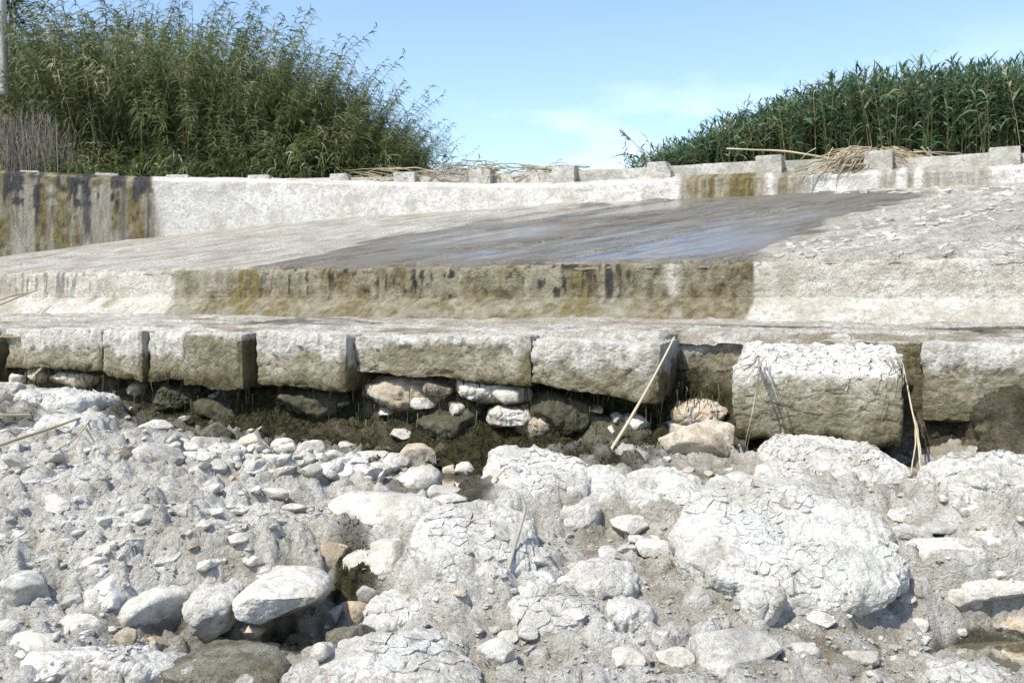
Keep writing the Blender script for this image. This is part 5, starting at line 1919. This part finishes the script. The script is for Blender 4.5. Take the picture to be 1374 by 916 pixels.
def plant(name, loc, geo, leafmat, label, cat, group, rotz=0.0):
    cv, cf, ct, LV, LF, lt = geo
    e = empty(name, loc, label, cat, group)
    e.rotation_euler = (0, 0, rotz)
    add('stems', mesh_data('stems', cv, cf, M['culm'], True, {'tint': ct}), e)
    add('leaves', mesh_data('leaves', LV, LF, leafmat, True, {'tint': lt}), e)
    return e


rg = np.random.default_rng(21)


def geo_meshes(geo, leafmat):
    cv, cf, ct, LV, LF, lt = geo
    return mesh_data('stems', cv, cf, M['culm'], True, {'tint': ct}), mesh_data('leaves', LV, LF, leafmat, True, {'tint': lt})


def plant_copy(name, loc, meshes, scale, rotz, label, cat, group):
    e = empty(name, loc, label, cat, group)
    e.rotation_euler = (0, 0, rotz)
    e.scale = scale
    add('stems', meshes[0], e)
    add('leaves', meshes[1], e)
    return e


# the great cane thicket on the left; a few shapes, each clump turned and scaled
LC = [geo_meshes(cane_clump(rg, 125, 0.62, 2.6, 4.3, (ln_, -0.12), 92, 0.38, 0.025, br, ar, 0.09, 0.45, (0.35, 1.2)), M['cane_leaf'])
      for ln_, br, ar in ((-0.14, 0.30, 0.42), (0.02, 0.26, 0.40), (0.13, 0.20, 0.28), (0.13, 0.10, 0.20))]
SP = geo_meshes(cane_clump(rg, 90, 0.62, 0.5, 1.25, (0.08, -0.25), 30, 0.40, 0.028, 0.05, 0.7, 0.05, 0.5, (0.3, 1.0)), M['cane_leaf'])
LEFT = [  # foot px, Y, top py, shape, label
    (92, 24.6, 45, 0, 'green cane clump at the left end of the thicket, beside the grey twigs'),
    (132, 23.2, 15, 0, 'tall pale-leaved cane clump in the left half of the thicket'),
    (165, 22.6, 20, 1, 'tall cane clump with brown bare stems over the stained wall'),
    (150, 25.3, -30, 1, 'tallest cane clump at the back of the thicket'),
    (225, 22.9, 30, 1, 'cane clump with drooping pale plumes in the middle of the thicket'),
    (240, 25.0, -30, 1, 'tall cane clump behind the drooping plumes'),
    (285, 24.2, 5, 2, 'cane clump right of the middle of the thicket'),
    (300, 22.9, 75, 2, 'cane clump leaning right over the dark hollow'),
    (350, 24.6, 40, 2, 'bushy cane clump on the right shoulder of the thicket'),
    (372, 23.4, 105, 2, 'lower cane clump leaning towards the parapet'),
    (405, 24.8, 85, 2, 'cane clump with feathery tips against the sky'),
    (430, 23.6, 135, 3, 'broad low cane clump over the wall top'),
    (445, 24.8, 108, 3, 'cane clump stepping down to the right'),
    (395, 22.9, 150, 2, 'cane clump filling the dark hollow above the wall'),
    (478, 23.4, 168, 3, 'drooping cane clump near the parapet pillars'),
    (500, 24.6, 172, 3, 'last cane clump before the open sky'),
    (365, 25.6, 45, 1, 'tall cane clump at the back of the right shoulder'),
    (418, 25.7, 84, 1, 'cane clump behind the feathery tips'),
    (440, 25.6, 112, 1, 'cane clump at the back of the sloping right side'),
    (478, 25.4, 150, 2, 'back cane clump low on the right side'),
    (480, 24.2, 150, 3, 'low outer cane clump arching over the parapet')]
for k, (fx, Y, ty, sh, lab) in enumerate(LEFT):
    p = at(fx, 240, Y)
    gz = up_z(p[0], Y) - 0.1
    H = at(fx, ty, Y)[2] - gz
    plant_copy('cane_clump', (p[0], Y, gz), LC[sh], (max(0.85, H / 4.5), 1.0, H / 4.5), (0.25 if k % 2 else -0.2), lab, 'cane', 'cane clumps of the left thicket')
SK = [(75, 22.2, 205, 'low cane sprouts between the brush and the thicket'), (150, 21.9, 205, 'low fresh green cane sprouts at the foot of the thicket'),
      (225, 21.9, 200, 'low cane sprouts in front of the bare stems'), (300, 22.2, 195, 'low dark cane sprouts beside the hollow'),
      (385, 22.5, 185, 'low cane skirt hanging to the wall top'), (455, 22.9, 190, 'low cane skirt near the parapet pillars'),
      (510, 23.4, 198, 'low cane sprays at the right tip of the thicket'), (540, 23.8, 212, 'outermost cane spray at the right tip of the thicket')]
for k, (fx, Y, ty, lab) in enumerate(SK):
    p = at(fx, 240, Y)
    gz = up_z(p[0], Y) - 0.1
    H = at(fx, ty, Y)[2] - gz
    plant_copy('cane_clump', (p[0], Y, gz), SP, (1, 1, H / 1.15), k * 1.3, lab, 'cane', 'cane clumps of the left thicket')

# reed bed on the right
RT = [(880, 204), (930, 186), (1000, 156), (1060, 132), (1110, 112), (1170, 100), (1240, 96), (1310, 92), (1374, 90), (1460, 85)]
rx_, ry_ = np.array(RT).T
RC = [geo_meshes(cane_clump(rg, 42, 0.32, 2.0, 2.55, (0.0, -0.03), 20, 0.50, 0.044, 0.22, 0.06, 0.10, 1.0, (0.15, 0.8)), M['reed_leaf']) for _ in range(8)]
NTH = ['first', 'second', 'third', 'fourth', 'fifth', 'sixth', 'seventh', 'eighth', 'ninth', 'tenth', 'eleventh', 'twelfth', 'thirteenth', 'fourteenth', 'fifteenth', 'sixteenth',
       'seventeenth', 'eighteenth', 'nineteenth', 'twentieth', 'twenty-first', 'twenty-second', 'twenty-third', 'twenty-fourth', 'twenty-fifth', 'twenty-sixth']
cols = list(np.linspace(884, 1400, 24))
for row, dY in enumerate((0.0, 1.3)):
    for i, fx in enumerate(cols):
        fx_ = fx + rg.uniform(-9, 9) + row * 8
        Y = 24.8 - 3.6 * (fx_ - 880) / 560 + dY + rg.uniform(-.3, .3)
        p = at(fx_, 215, Y)
        gz = up_z(p[0], Y) - 0.05
        H = at(fx_, float(np.interp(fx_, rx_, ry_)), Y)[2] - gz + 0.12 * row
        lab = f'{NTH[i]} green reed clump from the left, {"front" if row == 0 else "back"} rank of the right-hand bed'
        plant_copy('reed_clump', (p[0], Y, gz), RC[(i * 5 + row * 3) % 8], (1.0, 1.0, H / 2.45), rg.uniform(0, 6.28), lab, 'reeds', 'reed clumps of the right-hand reed bed')

# one dry reed with a seed head leaning out of the bed
Yr = 23.5
e = empty('plumed_reed', at(872, 222, Yr), 'single dry reed with a feathery seed head leaning left against the sky', 'reed')
stick('reed_stem', [at(874, 222, Yr), at(862, 204, Yr), at(848, 188, Yr), at(836, 178, Yr)], 0.012, 0.006, M['twig'], None, 0.5, 5, parent=e, wob=0.02)
bag = Bag()
for k in range(46):
    s_ = rz.uniform(0, 1)
    a0 = at(832 + 14 * s_, 176 + 12 * s_, Yr)
    e1 = a0 + np.array([rz.uniform(-.16, .06), rz.uniform(-.1, .1), rz.uniform(-.05, .12)])
    v, f = tube([a0, (a0 + e1) / 2 + [0, 0, .01], e1], 0.008, 0.003, 4)
    bag.put(v - np.array(e.location), f, rz.uniform(.2, .6))
add('seed_head', bag.data('seed_head', M['twig']), e)


# heaps of dry canes washed onto the crest
def heap(label, n_big, n_small, pick, seed):
    r = random.Random(seed)
    root = None
    small = Bag()
    for k in range(n_big + n_small):
        a0, m0, e0 = pick(r, k < n_big)
        if root is None:
            root = empty('cane_heap', a0, label, 'dry canes')
        if k < n_big:
            stick('dry_cane', [a0, m0, e0], r.uniform(.012, .02), .006, M['straw'] if k % 3 else M['twig'], None, r.uniform(.2, .8), 5, parent=root, wob=.03)
        else:
            v, f = tube([a0, m0, e0], r.uniform(.006, .012), .004, 4)
            small.put(v - np.array(root.location), f, r.uniform(.2, .9))
    add('straw_litter', small.data('straw_litter', M['straw']), root, kind='stuff')
    return root


def pick_right(r, big):
    cx = r.gauss(1178, 30)
    cy = r.uniform(206, 230) if big else r.uniform(204, 236)
    Y = r.uniform(16.35, 17.3)
    ang = r.gauss(-0.45 if cx < 1178 else 0.45, .5)
    L = r.uniform(35, 95) if big else r.uniform(15, 60)
    sx = -1 if cx < 1178 else 1
    dx, dy = sx * math.cos(abs(ang)) * L, math.sin(abs(ang)) * L * 0.75
    a0 = at(cx, cy - 8, Y)
    e0 = at(cx + dx, min(cy + dy, 236), Y - r.uniform(.0, .3))
    return a0, (a0 + e0) / 2 + np.array([0, 0, r.uniform(.0, .09)]), e0


def pick_left(r, big):
    cx = r.uniform(480, 765)
    Y = float(np.interp(cx, [480, 765], [20.0, 18.9]))
    cy = r.uniform(228, 248) if cx < 600 else r.uniform(222, 238)
    L = r.uniform(40, 110) if big else r.uniform(12, 50)
    sx = r.choice((-1, 1))
    up = r.gauss(4, 7)
    a0 = at(cx - sx * L / 2, cy + up / 2, Y + r.uniform(-.3, .5))
    e0 = at(cx + sx * L / 2, cy - up / 2, Y + r.uniform(-.3, .5))
    return a0, (a0 + e0) / 2 + np.array([0, 0, r.uniform(-.02, .1)]), e0


heap('thick heap of straw-coloured canes piled round a pillar before the reed bed', 60, 260, pick_right, 3)
heap('scattered dry canes lying along the middle of the parapet', 34, 120, pick_left, 8)
p0, p1 = at(975, 199, 17.9), at(1135, 216, 17.2)
stick('long_dry_cane', [p0, (p0 + p1) / 2 + np.array([0, 0, .06]), p1], 0.014, 0.022, M['straw'], 'longest straw cane sticking out left from the heap before the reeds', 0.8, cat='cane')

# grey dry brush on the left embankment
for k, (fx, ty, Y, n, lab) in enumerate([(18, 138, 21.6, 60, 'grey dry brush at the left edge above the stained wall'), (55, 150, 21.2, 60, 'grey dry brush between the left edge and the cane thicket'),
                                         (88, 175, 21.6, 34, 'low grey brush at the foot of the thicket\'s left end')]):
    p = at(fx, 235, Y)
    gz = up_z(p[0], Y) - .05
    H = at(fx, ty, Y)[2] - gz
    bag = Bag()
    e = empty('dry_brush', (p[0], Y, gz), lab, 'brush', 'grey dry brush of the left embankment')
    for q in range(n * 3):
        bx, by = rz.gauss(0, .32), rz.gauss(0, .3)
        h = H * rz.uniform(.4, 1.0)
        lx_, ly_ = rz.gauss(0, .12), rz.gauss(0, .12)
        v, f = tube([(bx, by, 0), (bx + lx_ * h * .4, by + ly_ * h * .4, h * .5), (bx + lx_ * h, by + ly_ * h, h)], .009, .003, 4)
        bag.put(v, f, rz.random())
        for _ in range(3):
            t_ = rz.uniform(.4, .95)
            s_ = np.array((bx + lx_ * h * t_, by + ly_ * h * t_, h * t_))
            v, f = tube([s_, s_ + np.array([rz.gauss(0, .07), rz.gauss(0, .07), rz.uniform(.08, .25)])], .005, .002, 3)
            bag.put(v, f, rz.random())
    add('twigs', bag.data('twigs', M['twig']), e)

# concrete pole and the dark tree behind it
P = at(4, 100, 21.6)
v, f = box_grid(0.19, 0.19, 5.6, 0.08, 0.015)
v[:, :2] *= (1 - 0.02 * v[:, 2:3])
add('concrete_pole', mesh_data('concrete_pole', v, f, M['parapet'], True), None, (P[0] - 0.02, 21.6, P[2] + 2.35), label='pale concrete pole at the upper left corner', cat='pole')
tp = at(16, 100, 31)
tr = empty('evergreen_tree', (tp[0], 31, 6.2), 'dark evergreen tree behind the concrete pole', 'tree')
v, f = tube([(0, 0, 0), (0.05, 0, 2), (0, 0, 4.8)], .16, .05, 8)
add('trunk', mesh_data('trunk', v, f, M['culm'], True, {'tint': np.full(len(v), .1)}), tr)
n = 5200
h = rg.uniform(1.2, 6.0, n)
rad = 1.25 * np.sqrt(rg.random(n)) * np.clip(1.15 - np.abs(h - 3.2) / 3.2, .2, 1)
az = rg.uniform(0, 6.283, n)
clump = 0.7 + 0.5 * vn(np.stack([h * 1.5, az * 1.5], 1), 3)
b = np.stack([rad * clump * np.cos(az), rad * clump * np.sin(az), h], 1)
d = np.stack([np.cos(az), np.sin(az), rg.uniform(-.2, .8, n)], 1)
d /= np.linalg.norm(d, axis=1, keepdims=True)
LV, LF = blades(b, d, rg.uniform(.12, .3, n), rg.uniform(.03, .06, n), rg.uniform(0, .5, n), rg)
add('crown', mesh_data('crown', LV, LF, M['conifer'], True, {'tint': np.repeat(rg.random(n), 8)}), tr)
